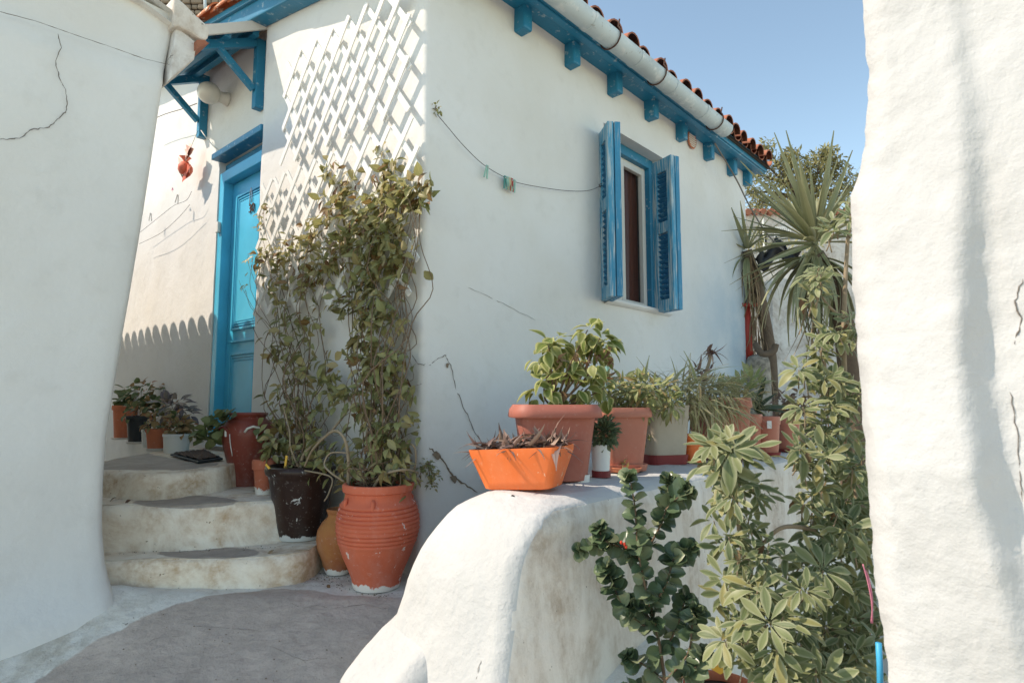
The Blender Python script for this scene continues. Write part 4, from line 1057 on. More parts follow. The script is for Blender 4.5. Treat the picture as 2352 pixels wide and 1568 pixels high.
# thick looping old stems near the pots
stems(vr, [(spline([at(965, 1105, 3.30), at(940, 1085, 3.2), at(900, 1080, 3.15), at(870, 1100, 3.13), at(860, 1122, 3.2)], 8), .009, .006), (spline([at(858, 1118, 3.2), at(880, 1090, 3.12), at(930, 1078, 3.12), at(960, 1085, 3.2)], 8), .008, .005),
           (spline([at(800, 1115, 3.25), at(800, 1050, 3.22), at(790, 1005, 3.2), at(765, 990, 3.25), at(720, 1030, 3.4), at(700, 1070, 3.5)], 8), .010, .006),
           (spline([at(880, 1020, 3.2), at(945, 1020, 3.2), at(955, 1060, 3.2), at(945, 1100, 3.22)], 8), .006, .005), (spline([at(790, 1105, 3.22), at(760, 1085, 3.2), at(745, 1065, 3.25), at(760, 1040, 3.25), at(800, 1040, 3.2)], 8), .006, .004)], 'stempale', n=7)
stems(vl, [(spline([at(690, 1085, 3.62), at(700, 1040, 3.6), at(760, 990, 3.55), at(800, 940, 3.5)], 8), .011, .006), (spline([at(690, 1082, 3.62), at(668, 1030, 3.6), at(665, 990, 3.65), at(650, 930, 3.7)], 8), .006, .004), (spline([at(700, 1080, 3.5), at(760, 1095, 3.4), at(756, 1130, 3.38), at(745, 1150, 3.38)], 8), .005, .004)], 'stempale', n=7)
tag(MB().box((0, 0, 0), (.012, .006, .13), Matrix.Rotation(.1, 3, 'Y')).build('plant_label', M['yellow']), 'orange plastic stick standing in the dark pot', 'plant label').location = at(655, 1072, 3.56)
tag(MB().box((0, 0, 0), (.012, .006, .11), Matrix.Rotation(-.75, 3, 'Y')).build('plant_label', M['yellow']), 'orange plastic stick leaning over the dark pot rim', 'plant label').location = at(625, 1082, 3.55)

# ------------------------------------------------------------------ small plants
def bush(name, label, cat, base, centers, meshes, size, stemm='stem', seed=1, droop=.3, group=None, limit=300, sr=(.004, .002), outw=.8, dens=1.):
    r = random.Random(seed); t = empty(name, base, label, cat, group); items = []; sl = []
    for c, rad, n in centers:
        c = Vector(c); n = int(n*dens)
        for k in range(n):
            d = rv(r); p = c+d*rad; out = (d.normalized()*outw+UP*(.2-droop)+rv(r)*.5); items.append((r.choice(meshes), mat_at(p, out, UP*.8+SUN*.6+Vector((0, -.6, 0))+rv(r)*.6, r.uniform(*size), r.uniform(.85, 1.15), r.uniform(-.3, .3))))
        m = base.lerp(c, .5)+rv(r)*rad*.4; sl.append((spline([base, m, c+UP*rad*.3], 5), *sr))
    stems(t, sl, stemm); put_leaves(t, items, limit); return t
GR = LV('ger', 1.0, [(.2, 0), (.35, .2), (.05, -.2)], 'round', 4); AU = LV('autumn', .75, [(.4, .4), (.7, -.5), (.2, .2)], n=4); PU = LV('purple', .5, [(.2, .1), (.4, -.2)], n=4)
SU = LV('succ', .42, [(.1, 0), (.25, 0)], 'obov', 4); AL = LV('aloe', .20, [(.5, .3), (.9, -.4), (-.3, .2), (1.1, .2)], 'blade', 6, .3)
CO = LV('coleus', .68, [(.3, .1), (.5, -.2), (.15, .1), (.65, .2)], n=6, fold=.12); SP = LV('spider', .055, [(.5, .1), (.9, .2), (.25, -.2), (1.2, .1)], 'blade', 7, .2); BIG = LV('ger', .7, [(.15, 0)], n=5)
gp = 'plants along the wall left of the door'
P0 = [Vector((p.x, p.y, p.z+h*s_)) for p, s_, r1, h in potsL]; sc = potsL[0][1]
bush('pot_plant', 'big heart leaved plant rising from the leftmost clay pot', 'plant', P0[0], [(at(285, 892, P0[0].y), .03, 4), (at(282, 918, P0[0].y), .06, 10), (at(300, 910, P0[0].y-.1), .06, 10)], BIG, (.09, .15), seed=41, group=gp)
bush('pot_plant', 'bushy geranium with rusty leaf tips above the charcoal pot', 'plant', P0[1], [(at(325, 905, P0[1].y+.1), .12, 36), (at(345, 900, P0[1].y+.1), .12, 36), (at(318, 945, P0[1].y), .11, 40), (at(350, 930, P0[1].y), .09, 24)], GR[:2]+AU[:2], (.05, .085), seed=42, group=gp)
bush('pot_plant', 'tiny green sprigs in the small white cup pot', 'plant', P0[2], [(at(334, 975, P0[2].y), .04, 14)], GR, (.03, .045), seed=43, group=gp)
bush('pot_plant', 'rusty orange leaved plant in the small terracotta pot by the wall', 'plant', P0[3], [(at(358, 972, P0[3].y), .08, 40), (at(372, 950, P0[3].y+.05), .08, 24)], AU, (.05, .075), seed=44, group=gp)
bush('pot_plant', 'purple grey leaved plant fanning behind the round white pot', 'plant', P0[4]+Vector((0, .08, 0)), [(at(392, 935, P0[4].y+.2), .10, 40), (at(408, 925, P0[4].y+.15), .06, 20), (at(425, 950, P0[4].y+.2), .07, 20)], PU, (.07, .11), seed=45, group=gp)
bush('pot_plant', 'brown and green crinkled plant filling the round white pot', 'plant', P0[4], [(at(405, 975, P0[4].y), .10, 60), (at(422, 985, P0[4].y), .08, 36), (at(388, 985, P0[4].y), .07, 28)], AU+AU+GR[:1], (.045, .07), seed=46, group=gp)
jt = jarT.location+UP*.46
bush('pot_plant', 'dark round leaved geranium arching out of the tall oxblood jar', 'plant', jt, [(at(478, 992, 4.1), .055, 20), (at(500, 978, 4.1), .06, 22), (at(520, 968, 4.1), .05, 16), (at(482, 1010, 4.1), .04, 10), (at(612, 985, 4.1), .04, 6)], GR, (.055, .08), seed=47)
bush('pot_plant', 'dark leafy plant in the small pot behind the dark brown one', 'plant', smallt.location+UP*.2, [(at(625, 1050, 3.85), .06, 16), (at(640, 1010, 3.8), .07, 24), (at(630, 1030, 3.8), .06, 14)], VD, (.06, .09), seed=48)
# succulents on the ledge
t = empty('pot_plant', pO+UP*.15, 'shrivelled brown succulents sprawling over the orange planter', 'plant'); r = random.Random(5); items = []
for k in range(230):
    a = r.uniform(-.19, .19); ya = math.radians(-24); b_ = r.uniform(-.09, .08); p = pO+Vector((a*math.cos(ya)-b_*math.sin(ya), a*math.sin(ya)+b_*math.cos(ya), .155+.018*a/.19+r.uniform(0, .03)))
    items.append((r.choice(AL), mat_at(p, Vector((r.uniform(-1, 1), r.uniform(-.9, .5), r.uniform(.1, .9))), UP+rv(r)*.8, r.uniform(.05, .12), r.uniform(1.0, 1.9))))
for x, y, d, s_ in ((1110, 1010, (-.8, 0, .35), .13), (1085, 1035, (-.6, -.1, .5), .10), (1165, 1000, (.7, .1, .6), .13), (1200, 1010, (.8, 0, .5), .12), (1240, 1010, (-.3, 0, 1), .1)):
    items.append((AL[0], mat_at(at(x+10, y+14, pO.y), d, UP, s_, 1.3)))
put_leaves(t, items)
bush('pot_plant', 'ball of tight green succulent rosettes in the little white cup', 'plant', pc+UP*.16, [(at(1385, 1000, pc.y), .06, 330), (at(1392, 985, pc.y), .045, 140)], SU, (.028, .042), seed=50, droop=.1, outw=1.4)
# coleus-like variegated plant in the big trough
gA = pA+UP*.34; dxA = 10
cen = [((1250, 800), .05, 14), ((1275, 785), .05, 12), ((1245, 830), .07, 12), ((1265, 840), .06, 10), ((1340, 765), .05, 14), ((1368, 785), .06, 14), ((1330, 795), .05, 12), ((1385, 800), .06, 10), ((1310, 830), .08, 16), ((1345, 830), .07, 12), ((1300, 880), .07, 12), ((1240, 895), .07, 14), ((1265, 905), .06, 10), ((1370, 870), .07, 10), ((1378, 900), .06, 8), ((1330, 900), .06, 10)]
bush('pot_plant', 'variegated pale green leafy plant with red stalks in the big trough', 'plant', gA, [(at(x+dxA, y, pA.y+R.uniform(-.08, .08)), rr, n) for (x, y), rr, n in cen], CO, (.06, .10), seed=51, droop=.7, sr=(.006, .003))
t = empty('pot_plant', gA+Vector((.05, 0, 0)), 'withered brown flower heads among the variegated leaves', 'plant'); items = []
for x, y in ((1325, 815), (1400, 800), (1405, 830), (1370, 815), (1395, 865), (1290, 905), (1285, 825), (1350, 830)):
    c = at(x, y, pA.y-.08)
    for k in range(6): items.append((R.choice(DR), mat_at(c+rv()*.015, rv()-UP*.5, rv(), R.uniform(.03, .06))))
put_leaves(t, items)
# trailing plants and grasses on the ledge
M['ledge'] = leafmat('ledge_leaf', [(.36, .38, .16), (.28, .33, .13), (.46, .42, .20), (.24, .29, .12), (.52, .36, .18)], rough=.5, trans=.3)
LF = LV('ledge', .36, [(.3, .3), (.5, -.4), (.1, .2)], n=4)
cen = [((1400, 905), .08, 60), ((1440, 900), .09, 80), ((1480, 895), .09, 80), ((1420, 935), .06, 40), ((1520, 900), .08, 60), ((1470, 935), .07, 50), ((1540, 930), .06, 40), ((1390, 880), .05, 16)]
bush('pot_plant', 'low tangle of narrow green leaves spilling over the brick trough', 'plant', pB+UP*.31, [(at(x, y, pB.y+R.uniform(-.05, .15)), rr, n) for (x, y), rr, n in cen], LF+LF+SP[:1], (.04, .075), 'stempale', seed=52, dens=1.7)
t = empty('pot_plant', pB+UP*.3+Vector((0, -.1, 0)), 'thin trailing runners with tiny leaves hanging down the troughs', 'plant'); items = []; sl = []
for pts in ([(1440, 960), (1430, 990), (1455, 1015), (1448, 1060), (1450, 1075)], [(1500, 965), (1520, 1000), (1535, 1030), (1545, 1060)], [(1450, 965), (1490, 1000), (1505, 1020)], [(1540, 960), (1552, 1000), (1540, 1010)], [(1445, 955), (1470, 1010), (1480, 1012)]):
    P = spline([at(x, y, pB.y-.08+(x-1425)*.0042) for x, y in pts], 6); sl.append((P, .0022, .0012))
    for q in P[::2]:
        for k in range(2): items.append((R.choice(LF), mat_at(q, rv()-UP*.3-Vector((0, .4, 0)), UP+rv()*.5, R.uniform(.025, .05), 1.4)))
for k in range(10): items.append((R.choice(LF), mat_at(pSprig+UP*.03+rv()*.03, rv()+UP*.4, UP, R.uniform(.03, .06), 1.3)))
stems(t, sl, 'stem'); put_leaves(t, items)
t = empty('pot_plant', pC_+UP*.34, 'straw coloured striped grass arching out of the cream planter', 'plant'); r = random.Random(9); items = []
for k in range(520):
    c = at(r.uniform(1470, 1680), r.uniform(870, 950), pC_.y+r.uniform(-.05, .25)); side = (c.x-pC_.x-.12)
    items.append((r.choice(SP), mat_at(c, Vector((side*3+r.uniform(-.5, .9), r.uniform(-.8, .3), r.uniform(-.1, .9))), UP+rv(r)*.5, r.uniform(.10, .26), r.uniform(.7, 1.2))))
for k in range(110):
    c = at(r.uniform(1580, 1680), r.uniform(900, 950), pC_.y+r.uniform(-.05, .1))
    items.append((r.choice(SP), mat_at(c, Vector((r.uniform(-.2, .8), r.uniform(-.5, .1), r.uniform(-1.2, -.2))), Vector((0, -1, .3))+rv(r)*.4, r.uniform(.12, .28), .9)))
for x, y, d, s_ in ((1570, 900, (.85, 0, .55), .32), (1545, 880, (.5, 0, .9), .2), (1480, 870, (.2, 0, 1), .16), (1420, 905, (.9, 0, .45), .3), (1425, 900, (.95, 0, .5), .25), (1600, 880, (-.2, 0, 1), .22), (1630, 900, (1, 0, .1), .3), (1640, 925, (1, -.2, -.3), .33)):
    items.append((R.choice(SP[:3]), mat_at(at(x, y, pC_.y), d, UP-Vector((0, .6, 0)), s_, 2.2)))
put_leaves(t, items)
def stalk(label, pts, Y, mat, leafs, lm, size, r0=.012):
    t = empty('pot_plant', at(*pts[0], Y), label, 'plant'); stems(t, [(spline([at(x, y, Y) for x, y in pts], 6), r0, r0*.7)], mat, n=7); items = []
    for x, y, n in leafs:
        for k in range(n):
            d = rv(); d.z = abs(d.z)*.6+.1; items.append((R.choice(lm), mat_at(at(x, y, Y)+rv()*.02, d+Vector((0, -.2, 0)), UP+rv()*.4, R.uniform(*size), 1.2)))
    put_leaves(t, items); return t
stalk('pale knobbly succulent stalk topped with a brown rosette', [(1607, 935), (1614, 900), (1620, 860), (1628, 835), (1632, 815)], 4.05, 'stempale', [(1632, 812, 14), (1630, 850, 4), (1600, 850, 4), (1620, 880, 7), (1605, 860, 5)], AL, (.07, .13), .014)
stalk('upright green cactus spike between the troughs', [(1396, 890), (1395, 860), (1394, 830)], pB.y+.1, 'peg', [], AL, (.05, .06), .014)
AG = LV('agave', .16, [(.35, 0), (.6, .1), (.1, 0)], 'sword', 7, .3)
t = empty('pot_plant', at(1735, 945, 4.75), 'agave with dark striped sword leaves at the far end of the ledge', 'plant'); items = []
for d, s_ in (((1, -.1, .12), .40), ((.55, -.6, -.75), .38), ((-.3, -.2, .8), .25), ((.3, 0, .9), .28), ((.7, .2, .55), .25), ((-.8, -.1, .3), .22), ((.9, -.4, .0), .25), ((.1, -.4, .6), .22)): items.append((AG[1 if d[2] < 0 else 2], mat_at(at(1735, 942, 4.7), d, UP-Vector((0, .5, 0)), s_, 1.3)))
put_leaves(t, items)
bush('pot_plant', 'wispy dark green grass in the square brick planter', 'plant', pD+UP*.36, [(at(1690, 905, 4.5), .10, 40), (at(1720, 890, 4.7), .12, 50), (at(1655, 915, 4.45), .08, 30), (at(1700, 925, 4.5), .07, 30)], SP[:2]+LF, (.06, .14), seed=57, droop=-.4, dens=1.5)
bush('pot_plant', 'tangle of dried reddish brown curled leaves at the far end', 'plant', at(1815, 955, 5.0), [(at(1820, 945, 4.95), .10, 60), (at(1800, 930, 5.0), .10, 40), (at(1840, 965, 4.9), .10, 60), (at(1845, 990, 4.85), .07, 30), (at(1835, 920, 5.0), .08, 26)], DR+AL, (.06, .12), 'stem', seed=58, droop=.6)

# ------------------------------------------------------------------ lower garden: schefflera and dark jade shrub
SC = [leaf_mesh('leaf', M['schef'], wd, 6, c, .10, shape='obov', twist=tw) for wd, c, tw in ((.31, .25, .1), (.34, .45, -.2), (.29, .10, .1), (.33, .65, .2), (.31, -.1, 0))]
def rosette(items, c, ax, r, n=8, size=.115, spread=1.0, Y=None):
    ax = Vector(ax).normalized(); x = ax.orthogonal().normalized(); y = ax.cross(x); ph = r.uniform(0, 6)
    for k in range(n):
        a = ph+6.283*k/n+r.uniform(-.25, .25); d = (x*math.cos(a)+y*math.sin(a))*spread+ax*r.uniform(.0, .55)-UP*.12
        items.append((r.choice(SC), mat_at(c+d.normalized()*.012, d, ax+rv(r)*.15, size*r.uniform(.7, 1.2), r.uniform(.9, 1.2))))
def schefflera(label, stemsD, ros, seed, base, limit=300):
    r = random.Random(seed); t = empty('schefflera', base, label, 'shrub'); items = []; sl = []
    for pts, r0, r1 in stemsD: sl.append((spline([at(*p) for p in pts], 7), r0, r1))
    stems(t, sl, 'stempale', n=8)
    for x, y, Y, sz, n, k in ros:
        for _ in range(k+2):
            c = at(x+r.uniform(-26, 26), y+r.uniform(-26, 26), Y+r.uniform(-.08, .10)); ax = Vector((r.uniform(-.6, .3), r.uniform(-1.0, -.1), r.uniform(.3, 1.1)))
            rosette(items, c, ax, r, n, sz*.80*Y/1400*r.uniform(.75, 1.15))
            # petiole
            sl2 = (spline([c-ax*.05-UP*.03+rv(r)*.02, c-ax*.02, c], 3), .0028, .0022); stems(t, [sl2], 'stempale', n=4)
    for q in list(items)[::9]:
        c = q[1].translation+rv(r)*.05; items.append((r.choice(DR[:1]+SC+SC+SC), mat_at(c, rv(r)-UP*.8, rv(r)+Vector((0, -.8, .3)), r.uniform(.04, .085))))
    put_leaves(t, items, limit); return t
schefflera('pale variegated shrub in front of the planter wall', [([(1760, 1480, 2.25), (1745, 1400, 2.25), (1715, 1300, 2.22), (1702, 1240, 2.2), (1690, 1150, 2.2), (1680, 1060, 2.2)], .013, .007), ([(1715, 1290, 2.22), (1760, 1240, 2.2), (1800, 1210, 2.2), (1860, 1215, 2.25), (1910, 1245, 2.3)], .006, .009), ([(1745, 1400, 2.25), (1700, 1440, 2.2), (1670, 1470, 2.15)], .006, .004), ([(1840, 1580, 2.2), (1800, 1450, 2.2), (1780, 1380, 2.2)], .007, .004)],
           [(1655, 1030, 2.2, 80, 9, 1), (1690, 1020, 2.15, 82, 9, 1), (1700, 1050, 2.2, 76, 8, 1), (1640, 1070, 2.2, 66, 8, 1), (1680, 1090, 2.15, 70, 8, 1), (1690, 1135, 2.15, 80, 9, 1), (1655, 1170, 2.2, 62, 7, 1), (1710, 1180, 2.2, 60, 7, 1), (1740, 1130, 2.25, 62, 6, 1),
            (1670, 1250, 2.2, 60, 7, 1), (1700, 1270, 2.15, 58, 7, 1), (1760, 1290, 2.2, 60, 7, 2), (1740, 1230, 2.2, 60, 7, 1), (1690, 1350, 2.15, 62, 7, 2), (1660, 1450, 2.1, 84, 9, 1), (1700, 1420, 2.1, 70, 8, 1), (1740, 1370, 2.1, 70, 7, 1), (1770, 1350, 2.1, 66, 7, 1), (1790, 1440, 2.05, 84, 9, 1), (1820, 1420, 2.05, 70, 8, 1), (1770, 1500, 2.05, 80, 8, 2), (1720, 1500, 2.1, 70, 7, 1), (1850, 1370, 2.1, 66, 8, 2), (1880, 1300, 2.15, 66, 8, 2), (1830, 1290, 2.2, 62, 7, 2), (1810, 1540, 2.0, 90, 8, 2), (1900, 1540, 2.0, 84, 8, 1)], 61, at(1760, 1500, 2.25))
schefflera('tall variegated shrub climbing beside the rough white wall', [([(1990, 1480, 2.3), (1985, 1300, 2.35), (1960, 1100, 2.4), (1945, 950, 2.45), (1938, 800, 2.45), (1942, 640, 2.45), (1950, 510, 2.45)], .016, .007), ([(1938, 730, 2.45), (1905, 705, 2.4), (1888, 680, 2.4), (1885, 665, 2.4)], .006, .004), ([(1960, 1100, 2.4), (1900, 1060, 2.35), (1850, 1020, 2.3), (1835, 1000, 2.3)], .007, .004)],
           [(1935, 480, 2.45, 44, 8, 2), (1925, 510, 2.45, 44, 7, 1), (1880, 650, 2.4, 50, 9, 2), (1865, 670, 2.4, 44, 8, 1), (1900, 640, 2.4, 44, 7, 1), (1950, 740, 2.4, 44, 7, 2), (1905, 790, 2.4, 50, 8, 2), (1935, 790, 2.4, 50, 8, 2), (1880, 800, 2.4, 46, 7, 1), (1860, 850, 2.4, 50, 8, 2), (1845, 880, 2.4, 44, 7, 1), (1885, 890, 2.4, 58, 8, 2), (1930, 870, 2.4, 58, 8, 2), (1950, 930, 2.35, 60, 8, 3), (1895, 950, 2.35, 60, 8, 2), (1850, 950, 2.35, 52, 7, 1),
            (1930, 1000, 2.35, 62, 8, 3), (1870, 1010, 2.3, 60, 8, 1), (1845, 1050, 2.3, 64, 8, 2), (1900, 1060, 2.3, 62, 8, 2), (1955, 1060, 2.3, 62, 8, 2), (1880, 1110, 2.3, 62, 8, 2), (1940, 1130, 2.3, 66, 8, 3), (1870, 1170, 2.3, 56, 7, 2), (1920, 1190, 2.25, 66, 8, 2), (1960, 1200, 2.25, 66, 8, 2), (1890, 1240, 2.25, 62, 8, 2), (1950, 1270, 2.25, 60, 7, 2)], 62, at(1990, 1480, 2.3))
schefflera('shaded variegated shrub at the foot of the rough white wall', [([(1960, 1600, 2.2), (1930, 1500, 2.2), (1900, 1400, 2.25)], .008, .005)],
           [(1930, 1360, 2.3, 60, 8, 2), (1970, 1340, 2.3, 56, 7, 2), (1900, 1430, 2.25, 64, 8, 3), (1950, 1430, 2.25, 64, 8, 3), (1880, 1500, 2.15, 70, 8, 2), (1940, 1510, 2.15, 70, 8, 3), (1850, 1470, 2.2, 64, 8, 2), (1985, 1480, 2.2, 60, 7, 2), (1980, 1550, 2.15, 70, 8, 2), (1990, 1400, 2.3, 56, 8, 2), (1975, 1280, 2.3, 56, 8, 1)], 63, at(1950, 1600, 2.2))
JD = [leaf_mesh('leaf', M['jade'], wd, 7, c, .22, shape='round') for wd, c in ((.92, .2), (.85, -.15), (.95, .4), (.8, .1))]
r = random.Random(71); jt_ = empty('jade_shrub', at(1545, 1600, 2.25), 'dark glossy round leaved shrub against the planter wall', 'shrub'); items = []; sl = []
branches = [[(1530, 1590), (1515, 1480), (1490, 1380), (1470, 1290), (1462, 1220), (1458, 1160), (1445, 1090)], [(1470, 1290), (1440, 1260), (1400, 1250), (1370, 1250), (1330, 1265)], [(1400, 1250), (1382, 1230), (1375, 1210)], [(1510, 1450), (1455, 1420), (1420, 1370), (1405, 1330), (1390, 1300)],
            [(1470, 1290), (1510, 1220), (1530, 1170), (1535, 1120), (1540, 1100)], [(1530, 1170), (1560, 1140), (1580, 1125)], [(1495, 1400), (1530, 1340), (1545, 1290), (1560, 1270), (1590, 1260)], [(1520, 1500), (1555, 1440), (1570, 1390), (1580, 1370)], [(1530, 1560), (1580, 1500), (1590, 1430), (1600, 1400)], [(1525, 1560), (1470, 1520), (1440, 1510)], [(1530, 1580), (1480, 1580), (1440, 1590)], [(1560, 1560), (1600, 1530), (1625, 1500)], [(1505, 1430), (1470, 1400), (1450, 1390)]]
for i, b in enumerate(branches):
    Yb = 2.32+.05*math.sin(i*2.1); P = spline([at(x, y, Yb) for x, y in b], 7); sl.append((P, .0065 if i == 0 else .0045, .002))
    for j, q in enumerate(P):
        if j < (6 if i == 0 else 1) or (j % 2 and j < len(P)-3): continue
        tgt = P[min(j+1, len(P)-1)]-P[max(j-1, 0)]; x_ = tgt.orthogonal().normalized(); y_ = tgt.normalized().cross(x_); a0 = r.uniform(0, 6)
        for k in range(3 if j < len(P)-3 else 6):
            a = a0+6.283*k/(3 if j < len(P)-3 else 5)+r.uniform(-.4, .4); d = x_*math.cos(a)+y_*math.sin(a)+tgt.normalized()*r.uniform(.1, .6)+Vector((0, -.3, 0))
            items.append((r.choice(JD), mat_at(q+rv(r)*.006, d, UP*.5+SUN*.3-Vector((0, .5, 0))+rv(r)*.7, r.uniform(.042, .064)*(1 if y > 0 else 1)*(.75 if j > len(P)-4 else 1), r.uniform(.85, 1.1))))
stems(jt_, sl, 'stem', n=6); put_leaves(jt_, items)
for x, y in ((1418, 1248), (1424, 1258), (1462, 1618 - 20), (1548, 1615 - 20)):
    pass
fl = empty('red_flowers', at(1436, 1250, 2.26), 'tiny red flowers on the dark glossy shrub', 'flowers')
for x, y in ((1425, 1246), (1436, 1256), (1432, 1250)):
    MB().lathe([(.001, -.006), (.006, 0), (.004, .006), (.001, .008)], 8).build('flower', M['flower'], fl, smooth=True).location = at(x-60+62, y, 2.24)-fl.location
p = at(1655, 1580, 2.55); t = lathe_pot('flowerpot', 'terracotta pot low in the garden at the bottom edge', p-UP*.16, [(.10, 0), (.13, .12), (.135, .13), (.145, .135), (.145, .17)], 'terra')
yt = MB(); pts = [at(x, y, 2.40) for x, y in [(1632, 1535), (1625, 1512), (1650, 1500), (1668, 1510), (1672, 1535), (1655, 1548)]]
yt.add([q-p for q in pts]+[q-p+Vector((.01, .012, 0)) for q in pts], [tuple(range(6)), tuple(range(11, 5, -1))]+[(k, k+6, (k+1) % 6+6, (k+1) % 6) for k in range(6)])
tag(yt.build('yellow_tag', M['yellow']), 'yellow plastic plant tag above the low terracotta pot', 'plant tag').location = p
pst = MB(); pst.tube([at(2022, 1620, 1.95), at(2021, 1530, 1.95), at(2018, 1475, 1.95)], .009, 10); o = pst.shift(at(2012, 1620, 1.95)).build('garden_post', M['cyan'], smooth=True); o.location = at(2012, 1620, 1.95)
tag(o, 'bright blue post edge behind the rough white wall', 'post')
rc = MB(); base = at(1990, 1330, 2.1)
for k in range(2): rc.tube([q-base for q in spline([at(1982+6*k, 1295+14*k, 2.0), at(1992+4*k, 1330, 2.0), at(2002+2*k, 1380, 2.0), at(2004-3*k, 1430, 2.02)], 5)], .0022, 6)
o = rc.build('hanging_ribbon', M['rose'], smooth=True); o.location = base; tag(o, 'pinkish red cord hanging beside the rough white wall', 'ribbon')

# ------------------------------------------------------------------ background on the right
gb = empty('back_wall', at(1880, 930, 7.6), 'stained white garden wall behind the yucca', 'wall'); mb = MB()
A0 = at(1772, 640, 7.6); rows = []
for j in range(24):
    z = A0.z-(A0.z+1.45)*j/23; rows.append([Vector((A0.x+2.4*i/30-.0*j, 7.6+.25*i/30, z+(.02*nz((i, 0, 0), .3) if j == 0 else 0)))+Vector((0, .02*nz((i*.3, j*.3, 0)), 0)) for i in range(31)])
mb.grid(rows); mb.grid([[r_[0]+Vector((0, d, 0)) for r_ in rows] for d in (0, .3)]); mb.grid([[q+Vector((0, d, 0)) for q in rows[0]] for d in (.3, 0)]); mb.shift(gb.location); mb.build('wall', M['old'], gb, smooth=True)
pil = MB(); c = at(1745, 930, 6.9); w_ = .14
M['moss'] = plaster('mossy_stone', (.55, .50, .44), (.42, .36, .29), stain=(.05, .045, .035), amt=2.2)
prof = [(w_, -.8), (w_, 0), (w_*.98, .35), (w_*.95, .48), (w_*.8, .54), (w_*.4, .57), (.001, .575)]
pil.lathe(prof, 12, wob=.08); o = pil.build('gate_pillar', M['moss'], smooth=True); o.location = c; o.scale = (1, .8, 1); tag(o, 'mossy white pillar with rounded top beyond the house corner', 'pillar')
rp = empty('red_pipe', at(1720, 815, 6.95), 'red painted iron post with a flat cap', 'post')
MB().tube([(0, 0, -.05), (-.005, 0, .25), (-.01, 0, .55)], [.055, .05, .045], 12).build('pipe', M['red'], rp, smooth=True); MB().box((-.02, 0, .57), (.24, .16, .04)).build('cap', M['red'], rp, bevel=.01)
YL = [leaf_mesh('leaf', M['yucca'], wd, 8, c, .22, shape='sword') for wd, c in ((.092, .05), (.10, .22), (.09, .45), (.10, .0), (.09, .7))]; TL = [leaf_mesh('dead_leaf', M['thatch'], wd, 6, c, .15, shape='sword', twist=tw) for wd, c, tw in ((.05, .2, .5), (.045, .5, -.6), (.05, -.1, .3))]
def yucca(label, head, trunk, n, ln, nd, seed, targets=()):
    r = random.Random(seed); t = empty('yucca', trunk[0], label, 'yucca'); items = []
    sc_ = ln/.58; stems(t, [(spline(trunk, 6), .09*sc_, .055*sc_)], 'bark', 'trunk', 10)
    for k in range(n):
        el = r.uniform(-1.25, 1.35); a = r.uniform(0, 6.283); d = Vector((math.cos(a)*math.cos(el), math.sin(a)*math.cos(el), math.sin(el)))
        me = YL[0 if el > .5 else (1 if el > -.2 else (2 if r.random() < .6 else 4))]
        items.append((me, mat_at(head+d*.04-UP*.07*(el < 0), d, UP+d.cross(UP).cross(d)*.5+rv(r)*.2, ln*r.uniform(.75, 1.1), r.uniform(.8, 1.2))))
    for x, y in targets:
        q = at(x, y, head.y-.15); d = q-head; items.append((YL[3], mat_at(head, d, Vector((0, -1, .4)), d.length, .75)))
    put_leaves(t, items); dd = []
    for k in range(nd):
        f = r.random(); c = Vector(trunk[-1]).lerp(Vector(trunk[0]), f*.75); a = r.uniform(0, 6.283); d = Vector((math.cos(a)*.35, math.sin(a)*.35, -1))
        dd.append((r.choice(TL), mat_at(c+Vector((math.cos(a), math.sin(a), 0))*.06, d, Vector((math.cos(a), math.sin(a), .3)), ln*r.uniform(.5, .85), 1)))
    if dd: put_leaves(t, dd, name='dead_leaf')
    return t
hd_ = at(1872, 560, 3.4)
yucca('large yucca with grey green sword leaves against the sky', hd_, [at(1962, 1250, 3.5), at(1955, 900, 3.5), at(1925, 690, 3.45), hd_-UP*.06], 120, .46, 30, 81,
      [(1778, 305), (1805, 300), (1915, 300), (1958, 345), (1738, 430), (1765, 455), (1860, 370), (1900, 400), (1740, 610), (1830, 735), (1800, 690), (1860, 720), (1905, 700), (1755, 560), (1935, 660), (1700, 370)])
hd2 = at(1716, 575, 6.9); yucca('second yucca with a skirt of dead straw fronds behind the house corner', hd2, [at(1770, 960, 7.0), at(1768, 820, 7.0), at(1745, 680, 6.95), hd2], 40, .55, 150, 82)
rp_ = MB(); rp_.tube([q-hd_ for q in spline([at(1735, 790, 6.6), at(1750, 812, 6.5), at(1775, 808, 6.5), at(1782, 790, 6.5)], 6)], .035, 8); o = rp_.build('rope', M['bark'], smooth=True); o.location = hd_; tag(o, 'thick brown rope looped below the dead fronds', 'rope')
tr = empty('black_sheet', at(1790, 600, 6.8), 'black plastic sheet bunched behind the yucca leaves', 'sheet'); mb = MB()
mb.grid([[at(1740+95*i/14, 575+12*math.sin(i*.7)+45*j/6-18*math.sin(math.pi*i/14), 6.8)+Vector((0, .1*nz((i*.5, j*.5, 2)), .05*nz((i*.6, j*.6, 0)))) for i in range(15)] for j in range(7)]); mb.shift(tr.location); o = mb.build('sheet', M['tarp'], tr, smooth=True)
o.modifiers.new('s', 'SOLIDIFY').thickness = .02
fb = empty('far_house', at(1760, 640, 17), 'pale far house with a tiled parapet and small balcony', 'house'); c = fb.location
MB().box((1.0, 2.0, -.6), (6.5, 4, at(1760, 492, 17).z*2-2*c.z+1.2)).build('wall', M['old'], fb)
rt_ = at(1760, 492, 17).z-c.z
for k in range(30): MB().tube([(-2.2+.215*k, -.15, rt_+.03), (-2.2+.215*k, .5, rt_+.1)], .1, 6).build('roof_tile', M['tile'], fb)
bl = MB(); q = at(1782, 545, 17)-c
